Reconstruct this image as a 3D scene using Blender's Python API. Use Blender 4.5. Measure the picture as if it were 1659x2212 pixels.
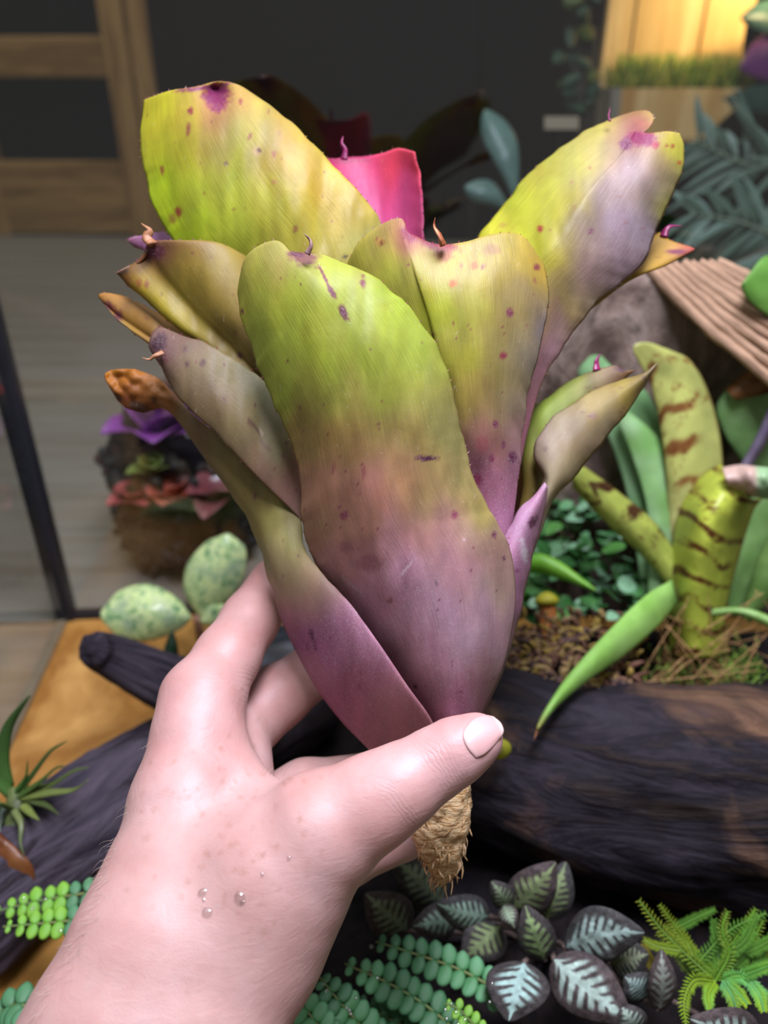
import bpy, math, random
import numpy as np
from mathutils import Vector, Matrix
from mathutils.bvhtree import BVHTree

for _o in list(bpy.data.objects):
    bpy.data.objects.remove(_o, do_unlink=True)
SC = bpy.context.scene
COL = SC.collection
RNG = np.random.default_rng(7)
random.seed(7)

# ------------------------------------------------------------------ camera
S = 1.2                                   # metres per layout unit
FPX, CX, CY = 1661.0, 829.5, 1106.0       # focal length in pixels of the 1659 x 2212 frame
PITCH = math.radians(30)
CAM = np.array([0.0, 0.0, 0.32 * S])
FWD = np.array([0.0, math.cos(PITCH), -math.sin(PITCH)])
UPV = np.array([0.0, math.sin(PITCH), math.cos(PITCH)])
RGT = np.array([1.0, 0.0, 0.0])
cam_data = bpy.data.cameras.new('camera')
cam = bpy.data.objects.new('camera', cam_data)
COL.objects.link(cam)
cam.location = CAM
cam.rotation_euler = (math.pi / 2 - PITCH, 0, 0)
cam_data.sensor_fit = 'VERTICAL'
cam_data.sensor_height = 24.0
cam_data.lens = 24.0 * FPX / 2212.0
cam_data.clip_start = 0.01
cam_data.clip_end = 50
cam_data.dof.use_dof = True
cam_data.dof.focus_distance = 0.212 * S
cam_data.dof.aperture_fstop = 4.6
SC.camera = cam

# ------------------------------------------------------------------ world, lights, exposure
w = bpy.data.worlds.new('room_ambient')
SC.world = w
w.use_nodes = True
w.node_tree.nodes['Background'].inputs[0].default_value = (1.0, 0.93, 0.86, 1)
w.node_tree.nodes['Background'].inputs[1].default_value = 0.16


def area_light(name, loc, target, size, power, color, size_y=None):
    d = bpy.data.lights.new(name, 'AREA')
    d.shape = 'RECTANGLE'
    d.size = size
    d.size_y = size_y or size
    d.energy = power
    d.color = color
    o = bpy.data.objects.new(name, d)
    COL.objects.link(o)
    o.location = loc
    o.rotation_euler = (Vector(target) - Vector(loc)).to_track_quat('-Z', 'Y').to_euler()
    return o


# grow lamp on top of the tank: the cool light that falls from above in the photograph
area_light('grow_lamp_offscreen', (0.09, 0.18, 0.88), (0.05, 0.21, 0.2), 0.40, 12.0, (0.85, 0.825, 1.0), 0.20)
# ceiling lamp of the room: lights the plank floor and the cupboard outside the tank
area_light('room_ceiling_lamp_offscreen', (-0.5, 1.2, 2.6), (-0.4, 1.3, 0), 1.8, 24, (1.0, 0.95, 0.88))
SC.view_settings.view_transform = 'Standard'
SC.view_settings.look = 'None'
SC.view_settings.exposure = 0.15
SC.view_settings.gamma = 1.0
SC.view_settings.use_curve_mapping = False


# ------------------------------------------------------------------ helpers
def P(x, y, d):
    """Point seen at pixel (x, y) at depth d (layout units along the optical axis)."""
    x, y, d = np.broadcast_arrays(np.asarray(x, float), np.asarray(y, float), np.asarray(d, float))
    d = d * S
    return (CAM + d[..., None] * FWD + (d * (x - CX) / FPX)[..., None] * RGT
            - (d * (y - CY) / FPX)[..., None] * UPV)


def ray(x, y):
    return FWD + (x - CX) / FPX * RGT - (y - CY) / FPX * UPV


def on_z(x, y, z):
    """Point seen at pixel (x, y) on the horizontal plane at height z (metres)."""
    r = ray(x, y)
    return CAM + r * ((z - CAM[2]) / r[2])


def on_y(x, y, Y):
    r = ray(x, y)
    return CAM + r * ((Y - CAM[1]) / r[1])


def px(r, d):
    """r pixels at depth d, in metres."""
    return r * d * S / FPX


def lin(c):
    if isinstance(c, str):
        c = [int(c[i:i + 2], 16) / 255 for i in (0, 2, 4)]
    c = np.asarray(c, float)
    return np.where(c <= 0.04045, c / 12.92, ((c + 0.055) / 1.055) ** 2.4)


def hx(c):
    return np.array([int(c[i:i + 2], 16) / 255 for i in (0, 2, 4)])


def sm(a, b, x):
    t = np.clip((x - a) / (b - a), 0, 1)
    return t * t * (3 - 2 * t)


def vnoise(p, seed=0):
    """Value noise on an (N,3) array, -1..1."""
    p = np.asarray(p, float)
    i = np.floor(p).astype(np.int64)
    f = p - i
    f = f * f * (3 - 2 * f)
    out = 0
    for dx in (0, 1):
        for dy in (0, 1):
            for dz in (0, 1):
                h = (i[..., 0] + dx) * 374761393 + (i[..., 1] + dy) * 668265263 + (i[..., 2] + dz) * 2147483647 + seed * 974711
                h = (h ^ (h >> 13)) * 1274126177
                h = (h ^ (h >> 16)) & 0xffff
                wgt = ((f[..., 0] if dx else 1 - f[..., 0]) * (f[..., 1] if dy else 1 - f[..., 1])
                       * (f[..., 2] if dz else 1 - f[..., 2]))
                out = out + wgt * (h / 32767.5 - 1)
    return out


def fbm(p, octv=4, seed=0):
    p = np.asarray(p, float)
    a, s, o = 1.0, 0.0, 0.0
    for k in range(octv):
        o = o + a * vnoise(p * 2 ** k, seed + k * 17)
        s += a
        a *= 0.5
    return o / s


def crom(pts, n):
    """Catmull-Rom through pts, n samples evenly spaced along the curve."""
    p = np.asarray(pts, float)
    if len(p) == 2:
        t = np.linspace(0, 1, n)[:, None]
        return p[0] * (1 - t) + p[1] * t
    q = np.vstack([2 * p[0] - p[1], p, 2 * p[-1] - p[-2]])
    out = []
    for i in range(len(p) - 1):
        a, b, c, d = q[i:i + 4]
        t = np.linspace(0, 1, 24, endpoint=False)[:, None]
        out.append(0.5 * (2 * b + (c - a) * t + (2 * a - 5 * b + 4 * c - d) * t ** 2 + (3 * b - a - 3 * c + d) * t ** 3))
    c = np.vstack(out + [p[-1:]])
    s = np.r_[0, np.cumsum(np.linalg.norm(np.diff(c, axis=0), axis=1))]
    g = np.linspace(0, s[-1], n)
    return np.stack([np.interp(g, s, c[:, k]) for k in range(c.shape[1])], 1)


def curve1(xs, ys, x):
    """Smooth interpolation of ys (K, ...) at xs, evaluated at x."""
    xs = np.asarray(xs, float)
    ys = np.asarray(ys, float)
    x = np.asarray(x, float)
    if len(xs) == 1:
        return np.repeat(ys, len(x), 0)
    if len(xs) == 3 and ys.ndim == 1:
        o = 0
        for i in range(3):
            l = 1
            for j in range(3):
                if i != j:
                    l = l * (x - xs[j]) / (xs[i] - xs[j])
            o = o + l * ys[i]
        return o
    m = np.gradient(ys, xs, axis=0)
    k = np.clip(np.searchsorted(xs, x) - 1, 0, len(xs) - 2)
    h = xs[k + 1] - xs[k]
    t = np.clip((x - xs[k]) / h, 0, 1)
    sh = (-1,) + (1,) * (ys.ndim - 1)
    t = t.reshape(sh)
    h = h.reshape(sh)
    return ((2 * t ** 3 - 3 * t ** 2 + 1) * ys[k] + (t ** 3 - 2 * t ** 2 + t) * h * m[k]
            + (-2 * t ** 3 + 3 * t ** 2) * ys[k + 1] + (t ** 3 - t ** 2) * h * m[k + 1])


def mesh(name, V, Fc, uv=None, col=None, smooth=True):
    """Mesh from vertices (N,3) and faces (lists or an (M,k) array); uv and col per vertex."""
    V = np.asarray(V, float)
    me = bpy.data.meshes.new(name)
    if isinstance(Fc, np.ndarray):
        tot = np.full(len(Fc), Fc.shape[1])
        loops = Fc.ravel()
    else:
        tot = np.array([len(f) for f in Fc])
        loops = np.array([i for f in Fc for i in f])
    me.vertices.add(len(V))
    me.vertices.foreach_set('co', V.ravel())
    me.loops.add(len(loops))
    me.loops.foreach_set('vertex_index', loops.astype(np.int32))
    me.polygons.add(len(tot))
    me.polygons.foreach_set('loop_start', np.r_[0, np.cumsum(tot)[:-1]].astype(np.int32))
    me.polygons.foreach_set('loop_total', tot.astype(np.int32))
    me.polygons.foreach_set('use_smooth', np.full(len(tot), smooth))
    me.update(calc_edges=True)
    me.validate()
    if uv is not None:
        l = me.uv_layers.new(name='UVMap')
        l.data.foreach_set('uv', np.asarray(uv, np.float32)[loops].ravel())
    if col is not None:
        a = me.color_attributes.new('Col', 'FLOAT_COLOR', 'POINT')
        c = np.ones((len(V), 4), np.float32)
        c[:, :3] = col
        a.data.foreach_set('color', c.ravel())
    return me


def obj(name, me, mat=None, parent=None, loc=None):
    o = bpy.data.objects.new(name, me)
    COL.objects.link(o)
    if mat is not None and me is not None and not me.materials:
        me.materials.append(mat)
    if parent is not None:
        o.parent = parent
        o.matrix_parent_inverse = Matrix.Translation(-Vector(parent.location))
    if loc is not None:
        o.location = loc
    return o


def tag(o, label, cat, group=None, kind=None):
    o['label'] = label
    o['category'] = cat
    if group:
        o['group'] = group
    if kind:
        o['kind'] = kind
    return o


def thing(name, label, cat, loc=(0, 0, 0), group=None):
    o = bpy.data.objects.new(name, None)
    COL.objects.link(o)
    o.location = loc
    o.empty_display_size = 0.01
    return tag(o, label, cat, group)


def struct(name, me, mat):
    o = obj(name, me, mat)
    o['kind'] = 'structure'
    return o


class MB:
    """Collects shapes into one mesh."""

    def __init__(self):
        self.V, self.F, self.U, self.C, self.n = [], [], [], [], 0

    def add(self, V, Fc, uv=None, col=None):
        V = np.asarray(V, float)
        self.V.append(V)
        self.F += [[int(i) + self.n for i in f] for f in Fc]
        self.U.append(np.zeros((len(V), 2)) if uv is None else np.asarray(uv))
        self.C.append(np.ones((len(V), 3)) if col is None else np.broadcast_to(np.asarray(col), (len(V), 3)))
        self.n += len(V)
        return self

    def mesh(self, name, smooth=True):
        return mesh(name, np.vstack(self.V), self.F, np.vstack(self.U), np.vstack(self.C), smooth)


def box_vf(lo, hi, bev=0.0):
    lo, hi = np.asarray(lo, float), np.asarray(hi, float)
    if bev <= 0:
        V = [[(lo, hi)[(i >> k) & 1][k] for k in range(3)] for i in range(8)]
        return np.array(V), [[0, 2, 3, 1], [4, 5, 7, 6], [0, 1, 5, 4], [2, 6, 7, 3], [0, 4, 6, 2], [1, 3, 7, 5]]
    import bmesh
    bm = bmesh.new()
    bmesh.ops.create_cube(bm, size=1)
    for v in bm.verts:
        v.co = Vector((lo + hi) / 2) + Vector(v.co[k] * (hi - lo)[k] for k in range(3))
    bmesh.ops.bevel(bm, geom=bm.edges[:] , offset=bev, segments=2, affect='EDGES', profile=0.5)
    bm.verts.index_update()
    V = np.array([v.co[:] for v in bm.verts])
    Fc = [[v.index for v in f.verts] for f in bm.faces]
    bm.free()
    return V, Fc


def frames(path):
    t = np.gradient(path, axis=0)
    t /= np.linalg.norm(t, axis=1)[:, None] + 1e-12
    n = np.cross(t[0], [0, 0, 1.0])
    if np.linalg.norm(n) < 1e-3:
        n = np.cross(t[0], [1.0, 0, 0])
    n /= np.linalg.norm(n)
    N = []
    for k in range(len(path)):
        n = n - t[k] * (n @ t[k])
        n /= np.linalg.norm(n)
        N.append(n)
    N = np.array(N)
    return t, N, np.cross(t, N)


def tube_vf(path, rad, seg=10, squash=1.0, cap=True, rough=0.0, nscale=(6, 20), seed=0):
    """Tube along a path; rough displaces it with lengthwise grain."""
    path = np.asarray(path, float)
    rad = np.broadcast_to(np.asarray(rad, float), (len(path),)).copy()
    t, N, B = frames(path)
    s = np.r_[0, np.cumsum(np.linalg.norm(np.diff(path, axis=0), axis=1))]
    a = np.linspace(0, 2 * math.pi, seg, endpoint=False)
    rr = rad[:, None] * np.ones(seg)
    if rough:
        q = np.stack([np.cos(a)[None] * nscale[0] + 0 * s[:, None], np.sin(a)[None] * nscale[0] + 0 * s[:, None],
                      s[:, None] * nscale[1] + 0 * a[None]], -1)
        rr = rr * (1 + rough * fbm(q.reshape(-1, 3), 4, seed).reshape(rr.shape))
    V = path[:, None] + rr[..., None] * (np.cos(a)[None, :, None] * N[:, None] + squash * np.sin(a)[None, :, None] * B[:, None])
    n = len(path)
    Fc = [[i * seg + j, i * seg + (j + 1) % seg, (i + 1) * seg + (j + 1) % seg, (i + 1) * seg + j]
          for i in range(n - 1) for j in range(seg)]
    uv = np.stack(np.broadcast_arrays(a[None] / (2 * math.pi), s[:, None]), -1).reshape(-1, 2)
    V = V.reshape(-1, 3)
    if cap:
        Fc.append(list(range(seg))[::-1])
        Fc.append([(n - 1) * seg + j for j in range(seg)])
    return V, Fc, uv


def shell_vf(G, th, uv=None):
    """Two-sided sheet with thickness th (scalar or (nv,nu)) from a grid of points (nv,nu,3)."""
    nv, nu = G.shape[:2]
    du = np.gradient(G, axis=1)
    dv = np.gradient(G, axis=0)
    n = np.cross(du, dv)
    n /= np.linalg.norm(n, axis=2)[..., None] + 1e-15
    th = np.broadcast_to(np.asarray(th, float), (nv, nu)).copy()
    e = np.minimum.outer(np.minimum(np.arange(nv), np.arange(nv)[::-1]), np.full(nu, 9))
    e = np.minimum(e, np.minimum(np.arange(nu), np.arange(nu)[::-1])[None])
    th = th * np.where(e == 0, 0.45, np.where(e == 1, 0.8, 1.0))
    A = (G + n * th[..., None] / 2).reshape(-1, 3)
    B = (G - n * th[..., None] / 2).reshape(-1, 3)
    idx = np.arange(nv * nu).reshape(nv, nu)
    q = np.stack([idx[:-1, :-1], idx[:-1, 1:], idx[1:, 1:], idx[1:, :-1]], -1).reshape(-1, 4)
    k = nv * nu
    rim = np.r_[idx[0, :], idx[1:, -1], idx[-1, -2::-1], idx[-2:0:-1, 0]]
    r2 = np.roll(rim, -1)
    Fc = np.vstack([q, q[:, ::-1] + k, np.stack([r2, rim, rim + k, r2 + k], -1)])
    if uv is None:
        uu, vv = np.meshgrid(np.linspace(0, 1, nu), np.linspace(0, 1, nv))
        uv = np.stack([uu, vv], -1).reshape(-1, 2)
    return np.vstack([A, B]), Fc, np.vstack([uv, uv])


def surface_nets(vol, org, h):
    """Quad surface of the zero level of vol (negative inside)."""
    s = vol < 0
    nx, ny, nz = vol.shape
    cnt = np.zeros((nx - 1, ny - 1, nz - 1), int)
    for d in np.ndindex(2, 2, 2):
        cnt += s[d[0]:nx - 1 + d[0], d[1]:ny - 1 + d[1], d[2]:nz - 1 + d[2]]
    act = (cnt > 0) & (cnt < 8)
    ci = np.argwhere(act)
    idx = -np.ones(act.shape, int)
    idx[act] = np.arange(len(ci))
    acc = np.zeros((len(ci), 3))
    num = np.zeros(len(ci))
    for ax in range(3):
        o = [a for a in range(3) if a != ax]
        for d in np.ndindex(2, 2):
            a = ci.copy()
            a[:, o[0]] += d[0]
            a[:, o[1]] += d[1]
            b = a.copy()
            b[:, ax] += 1
            va, vb = vol[tuple(a.T)], vol[tuple(b.T)]
            m = (va < 0) != (vb < 0)
            t = np.where(m, va / np.where(m, va - vb, 1), 0)
            acc += np.where(m[:, None], a + t[:, None] * (b - a), 0)
            num += m
    V = org + h * acc / num[:, None]
    Q = []
    for ax in range(3):
        o = [(ax + 1) % 3, (ax + 2) % 3]
        sl0 = [slice(1, -1)] * 3
        sl1 = [slice(1, -1)] * 3
        sl0[ax] = slice(0, -1)
        sl1[ax] = slice(1, None)
        A, B = s[tuple(sl0)], s[tuple(sl1)]
        for flip, m in ((False, A & ~B), (True, ~A & B)):
            e = np.argwhere(m)
            for k in range(3):
                if k != ax:
                    e[:, k] += 1
            c = []
            for d in ((1, 1), (0, 1), (0, 0), (1, 0)):
                q = e.copy()
                q[:, o[0]] -= d[0]
                q[:, o[1]] -= d[1]
                c.append(idx[tuple(q.T)])
            c = np.stack(c, 1)
            Q.append(c[:, ::-1] if flip else c)
    return V, np.vstack(Q)


def relax(V, Q, it=3, lam=0.5):
    e = np.vstack([Q[:, [0, 1]], Q[:, [1, 2]], Q[:, [2, 3]], Q[:, [3, 0]]])
    deg = np.zeros(len(V))
    np.add.at(deg, e[:, 0], 1)
    np.add.at(deg, e[:, 1], 1)
    for _ in range(it):
        for l in (lam, -lam * 1.04):
            a = np.zeros_like(V)
            for k in range(3):
                a[:, k] = np.bincount(e[:, 0], V[e[:, 1], k], len(V)) + np.bincount(e[:, 1], V[e[:, 0], k], len(V))
            V = V + l * (a / deg[:, None] - V)
    return V


# ------------------------------------------------------------------ materials
class NT:
    def __init__(self, name):
        self.m = bpy.data.materials.new(name)
        self.m.use_nodes = True
        self.t = self.m.node_tree
        self.b = self.t.nodes['Principled BSDF']
        self.out = self.t.nodes['Material Output']

    def n(self, kind, **kw):
        nd = self.t.nodes.new(kind)
        for k, v in kw.items():
            if k in nd.inputs:
                if hasattr(v, 'is_output'):
                    self.t.links.new(v, nd.inputs[k])
                else:
                    nd.inputs[k].default_value = v
            else:
                setattr(nd, k, v)
        return nd

    def link(self, a, b):
        self.t.links.new(a, b)

    def coord(self, kind='Object', scale=(1, 1, 1)):
        c = self.n('ShaderNodeTexCoord')
        mp = self.n('ShaderNodeMapping', Scale=scale)
        self.link(c.outputs[kind], mp.inputs['Vector'])
        return mp.outputs[0]

    def noise(self, vec, scale, detail=4, rough=0.55, dist=0.0):
        return self.n('ShaderNodeTexNoise', Vector=vec, Scale=scale, Detail=detail, Roughness=rough, Distortion=dist).outputs[0]

    def ramp(self, fac, stops):
        r = self.n('ShaderNodeValToRGB')
        self.link(fac, r.inputs[0])
        el = r.color_ramp.elements
        while len(el) < len(stops):
            el.new(0.5)
        for e, (p, c) in zip(el, stops):
            e.position = p
            e.color = (c, c, c, 1) if isinstance(c, (int, float)) else tuple(lin(c)) + (1,)
        return r.outputs[0]

    def mix(self, fac, a, b, mode='MIX'):
        m = self.n('ShaderNodeMix', data_type='RGBA', blend_type=mode)
        for s, v in ((m.inputs[0], fac), (m.inputs[6], a), (m.inputs[7], b)):
            if hasattr(v, 'is_output'):
                self.link(v, s)
            else:
                s.default_value = v
        return m.outputs[2]

    def math(self, op, a, b=0.0, clamp=False):
        m = self.n('ShaderNodeMath', operation=op, use_clamp=clamp)
        for s, v in ((m.inputs[0], a), (m.inputs[1], b)):
            if hasattr(v, 'is_output'):
                self.link(v, s)
            else:
                s.default_value = v
        return m.outputs[0]

    def bump(self, h, strength, dist=0.001):
        b = self.n('ShaderNodeBump', Strength=strength, Distance=dist)
        self.link(h, b.inputs['Height'])
        self.link(b.outputs[0], self.b.inputs['Normal'])
        return b.outputs[0]

    def base(self, c):
        self.link(c, self.b.inputs['Base Color'])

    def set(self, **kw):
        for k, v in kw.items():
            self.b.inputs[k.replace('_', ' ')].default_value = v

    def translucent(self, c, w, normal=None):
        tr = self.n('ShaderNodeBsdfTranslucent')
        if hasattr(c, 'is_output'):
            self.link(c, tr.inputs[0])
        else:
            tr.inputs[0].default_value = c
        mx = self.n('ShaderNodeMixShader')
        mx.inputs[0].default_value = w
        self.link(self.b.outputs[0], mx.inputs[1])
        self.link(tr.outputs[0], mx.inputs[2])
        self.link(mx.outputs[0], self.out.inputs[0])


def pmat(name, stops, scale=20, stretch=(1, 1, 1), coord='Object', rough=0.6, bump=0.3, bdist=0.002, detail=5,
         spec=0.4, trans=0.0, dist=0.3, lo=0.3, hi=0.7):
    """Two to four colours mixed by noise, with relief from the same noise."""
    t = NT(name)
    v = t.coord(coord, stretch)
    f = t.noise(v, scale, detail, 0.6, dist)
    n = len(stops)
    c = t.ramp(f, [(lo + (hi - lo) * i / max(1, n - 1), s) for i, s in enumerate(stops)])
    t.base(c)
    t.set(Roughness=rough, Specular_IOR_Level=spec)
    if bump:
        t.bump(f, bump, bdist)
    if trans:
        t.translucent(c, trans)
    return t.m


def vmat(name, rough=0.5, spec=0.4, trans=0.0, nscale=60, namp=0.25, bump=0.2, bdist=0.0006, stretch=(1, 1, 1), coord='Object'):
    """Colour from the mesh's Col attribute, varied by fine noise."""
    t = NT(name)
    a = t.n('ShaderNodeVertexColor', layer_name='Col')
    f = t.noise(t.coord(coord, stretch), nscale, 4)
    g = t.ramp(f, [(0.25, 1 - namp), (0.75, 1.0)])
    c = t.mix(1.0, a.outputs[0], g, 'MULTIPLY')
    t.base(c)
    t.set(Roughness=rough, Specular_IOR_Level=spec)
    if bump:
        t.bump(f, bump, bdist)
    if trans:
        t.translucent(c, trans)
    return t.m


def water_material():
    t = NT('water_drop')
    fw = t.n('ShaderNodeLayerWeight', Blend=.35)
    tw = t.n('ShaderNodeBsdfTransparent', Color=(.97, .97, .97, 1))
    gw = t.n('ShaderNodeBsdfGlossy', Roughness=.03)
    xw = t.n('ShaderNodeMixShader')
    t.link(t.math('ADD', t.math('MULTIPLY', fw.outputs['Facing'], .35), .14), xw.inputs[0])
    t.link(tw.outputs[0], xw.inputs[1])
    t.link(gw.outputs[0], xw.inputs[2])
    t.link(xw.outputs[0], t.out.inputs[0])
    return t.m


WATERM = water_material()
# ------------------------------------------------------------------ the room and the glass tank
def rect_grid(o, a, b, na, nb):
    u, v = np.meshgrid(np.linspace(0, 1, na), np.linspace(0, 1, nb))
    return np.asarray(o) + u[..., None] * np.asarray(a) + v[..., None] * np.asarray(b)


PLANK = pmat('grey_floor_wood', ['6c675f', '8c867c', '7c7265', '9a948a'], 1.6, stretch=(1.2, 22, 8), rough=.5, bump=.15, bdist=.004, lo=.25, hi=.75)
V, Fc = box_vf((-2.4, -0.6, -0.05), (2.4, 2.75, -0.016))
floor = struct('floor', mesh('floor', V, Fc, smooth=False), pmat('floor_underlay', ['2a2520', '3a342c'], 20, bump=0))
pm_ = []
for k in range(4):
    V, Fc = box_vf((-2.4, -.0668, -.016), (2.4, .0668, 0), .0012)
    V = V + np.array([0, 0, -.0008 * k])
    pm_.append(mesh('plank', V, Fc, smooth=False))
for k in range(25):
    o = obj('plank', pm_[k % 4], PLANK, floor)
    o.location = (0.02 * math.sin(k * 2.3), -0.52 + 0.1345 * k, 0)
V, Fc = box_vf((-2.4, 2.72, -.02), (2.4, 2.8, 2.6))
struct('wall_back', mesh('wall_back', V, Fc, smooth=False), pmat('charcoal_wall', ['101012', '161618'], 8, rough=.9, spec=.1, bump=.1))

V, Fc = box_vf((-2.48, -.6, -.02), (-2.4, 2.8, 2.6))
struct('wall_left', mesh('wall_left', V, Fc, smooth=False), pmat('grey_wall', ['3a3c3e', '46484a'], 8, rough=.85, bump=.1))

# timber-framed dark cupboard standing far behind the glass
TIMBER = pmat('pine_timber', ['a8814e', '8a6438', 'b8935c', '75522c'], 1.5, stretch=(18, 18, 1.6), rough=.55, bump=.15)
TIMBER_H = pmat('pine_rail', ['a07a48', '84602f', 'b08a55', '6c4a28'], 1.5, stretch=(1.6, 18, 18), rough=.55, bump=.15)
DARKP = pmat('black_panel', ['08080a', '0d0e10'], 6, rough=.5, bump=0, spec=.15)
foot = on_z(10, 505, 0)
cup = thing('cupboard', 'pine-framed cupboard with black panels standing on the plank floor', 'cupboard', tuple(foot))
cup.rotation_euler = (0, 0, math.radians(-4))
bpy.context.view_layer.update()
du = np.linalg.norm(foot - CAM) / np.linalg.norm(ray(10, 505)) / FPX      # metres per pixel at the cupboard


def cup_part(name, x0, x1, z0, z1, y0, y1, m, bev=.004):
    V, Fc = box_vf((x0, y0, z0), (x1, y1, z1), bev)
    o = bpy.data.objects.new(name, mesh(name, V, Fc, smooth=False))
    COL.objects.link(o)
    o.data.materials.append(m)
    o.parent = cup
    return o


q = du * 1.02
cup_part('rail', -20 * q, 360 * q, 6 * q, 142 * q, -.02, .05, TIMBER_H)
cup_part('rail', -20 * q, 360 * q, 288 * q, 356 * q, -.015, .05, TIMBER_H)
cup_part('rail', -20 * q, 360 * q, 570 * q, 640 * q, -.015, .05, TIMBER_H)
cup_part('stile', -60 * q, 22 * q, 0, 760 * q, -.025, .05, TIMBER)
cup_part('stile', 285 * q, 330 * q, 0, 760 * q, -.03, .05, TIMBER)
cup_part('stile', 334 * q, 372 * q, 0, 760 * q, -.022, .05, TIMBER)
cup_part('panel', -20 * q, 330 * q, 0, 740 * q, .02, .04, DARKP, 0)
cup_part('panel', 372 * q, 980 * q, 0, 760 * q, -.01, .05, DARKP, 0)
cup_part('panel', 985 * q, 1600 * q, 0, 760 * q, -.01, .05, DARKP, 0)

# glass tank
corner = on_z(150, 1338, 0.0)
ANG = math.radians(4.4)
TX = np.array([math.cos(ANG), math.sin(ANG), 0])
TY = np.array([math.sin(ANG), -math.cos(ANG), 0])
tank = thing('glass_tank', 'large open-fronted glass terrarium tank with a black corner post', 'tank', tuple(corner))
tank.rotation_euler = (0, 0, ANG)
GL = NT('tank_glass')
ge = GL.n('ShaderNodeNewGeometry')
vd = GL.n('ShaderNodeVectorMath', operation='DOT_PRODUCT')
GL.link(ge.outputs['Incoming'], vd.inputs[0])
GL.link(ge.outputs['Normal'], vd.inputs[1])
sch = GL.math('POWER', GL.math('SUBTRACT', 1.0, GL.math('ABSOLUTE', vd.outputs['Value'])), 5.0)      # Schlick reflectance of glass
sch = GL.math('ADD', GL.math('MULTIPLY', sch, .93), .07)
tp = GL.n('ShaderNodeBsdfTransparent', Color=(.93, .96, .95, 1))
gs = GL.n('ShaderNodeBsdfGlossy', Color=(.95, .95, 1, 1), Roughness=.012)
mx = GL.n('ShaderNodeMixShader')
GL.link(sch, mx.inputs[0])
GL.link(tp.outputs[0], mx.inputs[1])
GL.link(gs.outputs[0], mx.inputs[2])
GL.link(mx.outputs[0], GL.out.inputs[0])


def tank_part(name, lo, hi, m, bev=0.0):
    V, Fc = box_vf(lo, hi, bev)
    o = bpy.data.objects.new(name, mesh(name, V, Fc, smooth=False))
    COL.objects.link(o)
    o.data.materials.append(m)
    o.parent = tank
    return o


BLACKM = pmat('black_metal', ['15171c', '1f222a'], 30, rough=.35, bump=0)
AMBER = pmat('amber_base', ['a87c3c', 'b98c48', '8a5f2a', 'c49a58'], 6, rough=.25, bump=.06, bdist=.004, spec=.5)
pane = tank_part('pane', (.004, -.001, .004), (.95, .004, .80), GL.m)
pane['label'] = 'back glass pane that mirrors the plant faintly'
tank_part('pane', (-.004, -.50, .004), (.001, -.004, .80), GL.m)
tank_part('corner_post', (-.009, -.005, 0), (.005, .008, .82), BLACKM, .0015)
tank_part('base_rail', (.005, -.003, 0), (.95, .006, .006), BLACKM)
tank_part('base_rail', (-.007, -.50, 0), (.0, -.005, .004), pmat('silicone_seam', ['6a6658', '858070'], 40, rough=.4, bump=0))
tank_part('base_panel', (0, -.56, -.0005), (.95, 0, .0012), AMBER)

# ------------------------------------------------------------------ leaves and growth helpers
def coons(L, R_, T, B, nu, nv):
    u, v = np.linspace(0, 1, nu)[None, :, None], np.linspace(0, 1, nv)[:, None, None]
    return ((1 - u) * L[:, None] + u * R_[:, None] + (1 - v) * B[None] + v * T[None]
            - ((1 - u) * (1 - v) * L[0] + u * (1 - v) * R_[0] + (1 - u) * v * L[-1] + u * v * R_[-1]))


def gleaf(name, left, right, D, colf, mat, parent, top=None, nu=20, nv=44, th=.0009, wob=.001, seed=1):
    """Leaf between two edges given in pixels, with depths D = [(v, [across])], coloured by colf(u, v, x, y)."""
    L, R_ = crom(left, nv), crom(right, nv)
    T = crom(top if top is not None else [left[-1], right[-1]], nu)
    XY = coons(L, R_, T, crom([left[0], right[0]], nu), nu, nv)
    u, v = np.meshgrid(np.linspace(0, 1, nu), np.linspace(0, 1, nv))
    rows = np.array([curve1(np.linspace(0, 1, len(c)), c, u[0]) for _, c in D])
    d = curve1([r for r, _ in D], rows, v[:, 0])
    x, y = XY[..., 0], XY[..., 1]
    d = d + wob * fbm(np.stack([x / 60, y / 60, 0 * x + seed], -1).reshape(-1, 3), 3, seed).reshape(x.shape)
    Vt, Fc, uv = shell_vf(P(x, y, d), th)
    c = lin(np.clip(colf(u, v, x, y), 0, 1)).reshape(-1, 3)
    return obj(name, mesh(name, Vt, Fc, uv, np.vstack([c, c])), mat, parent)


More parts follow.
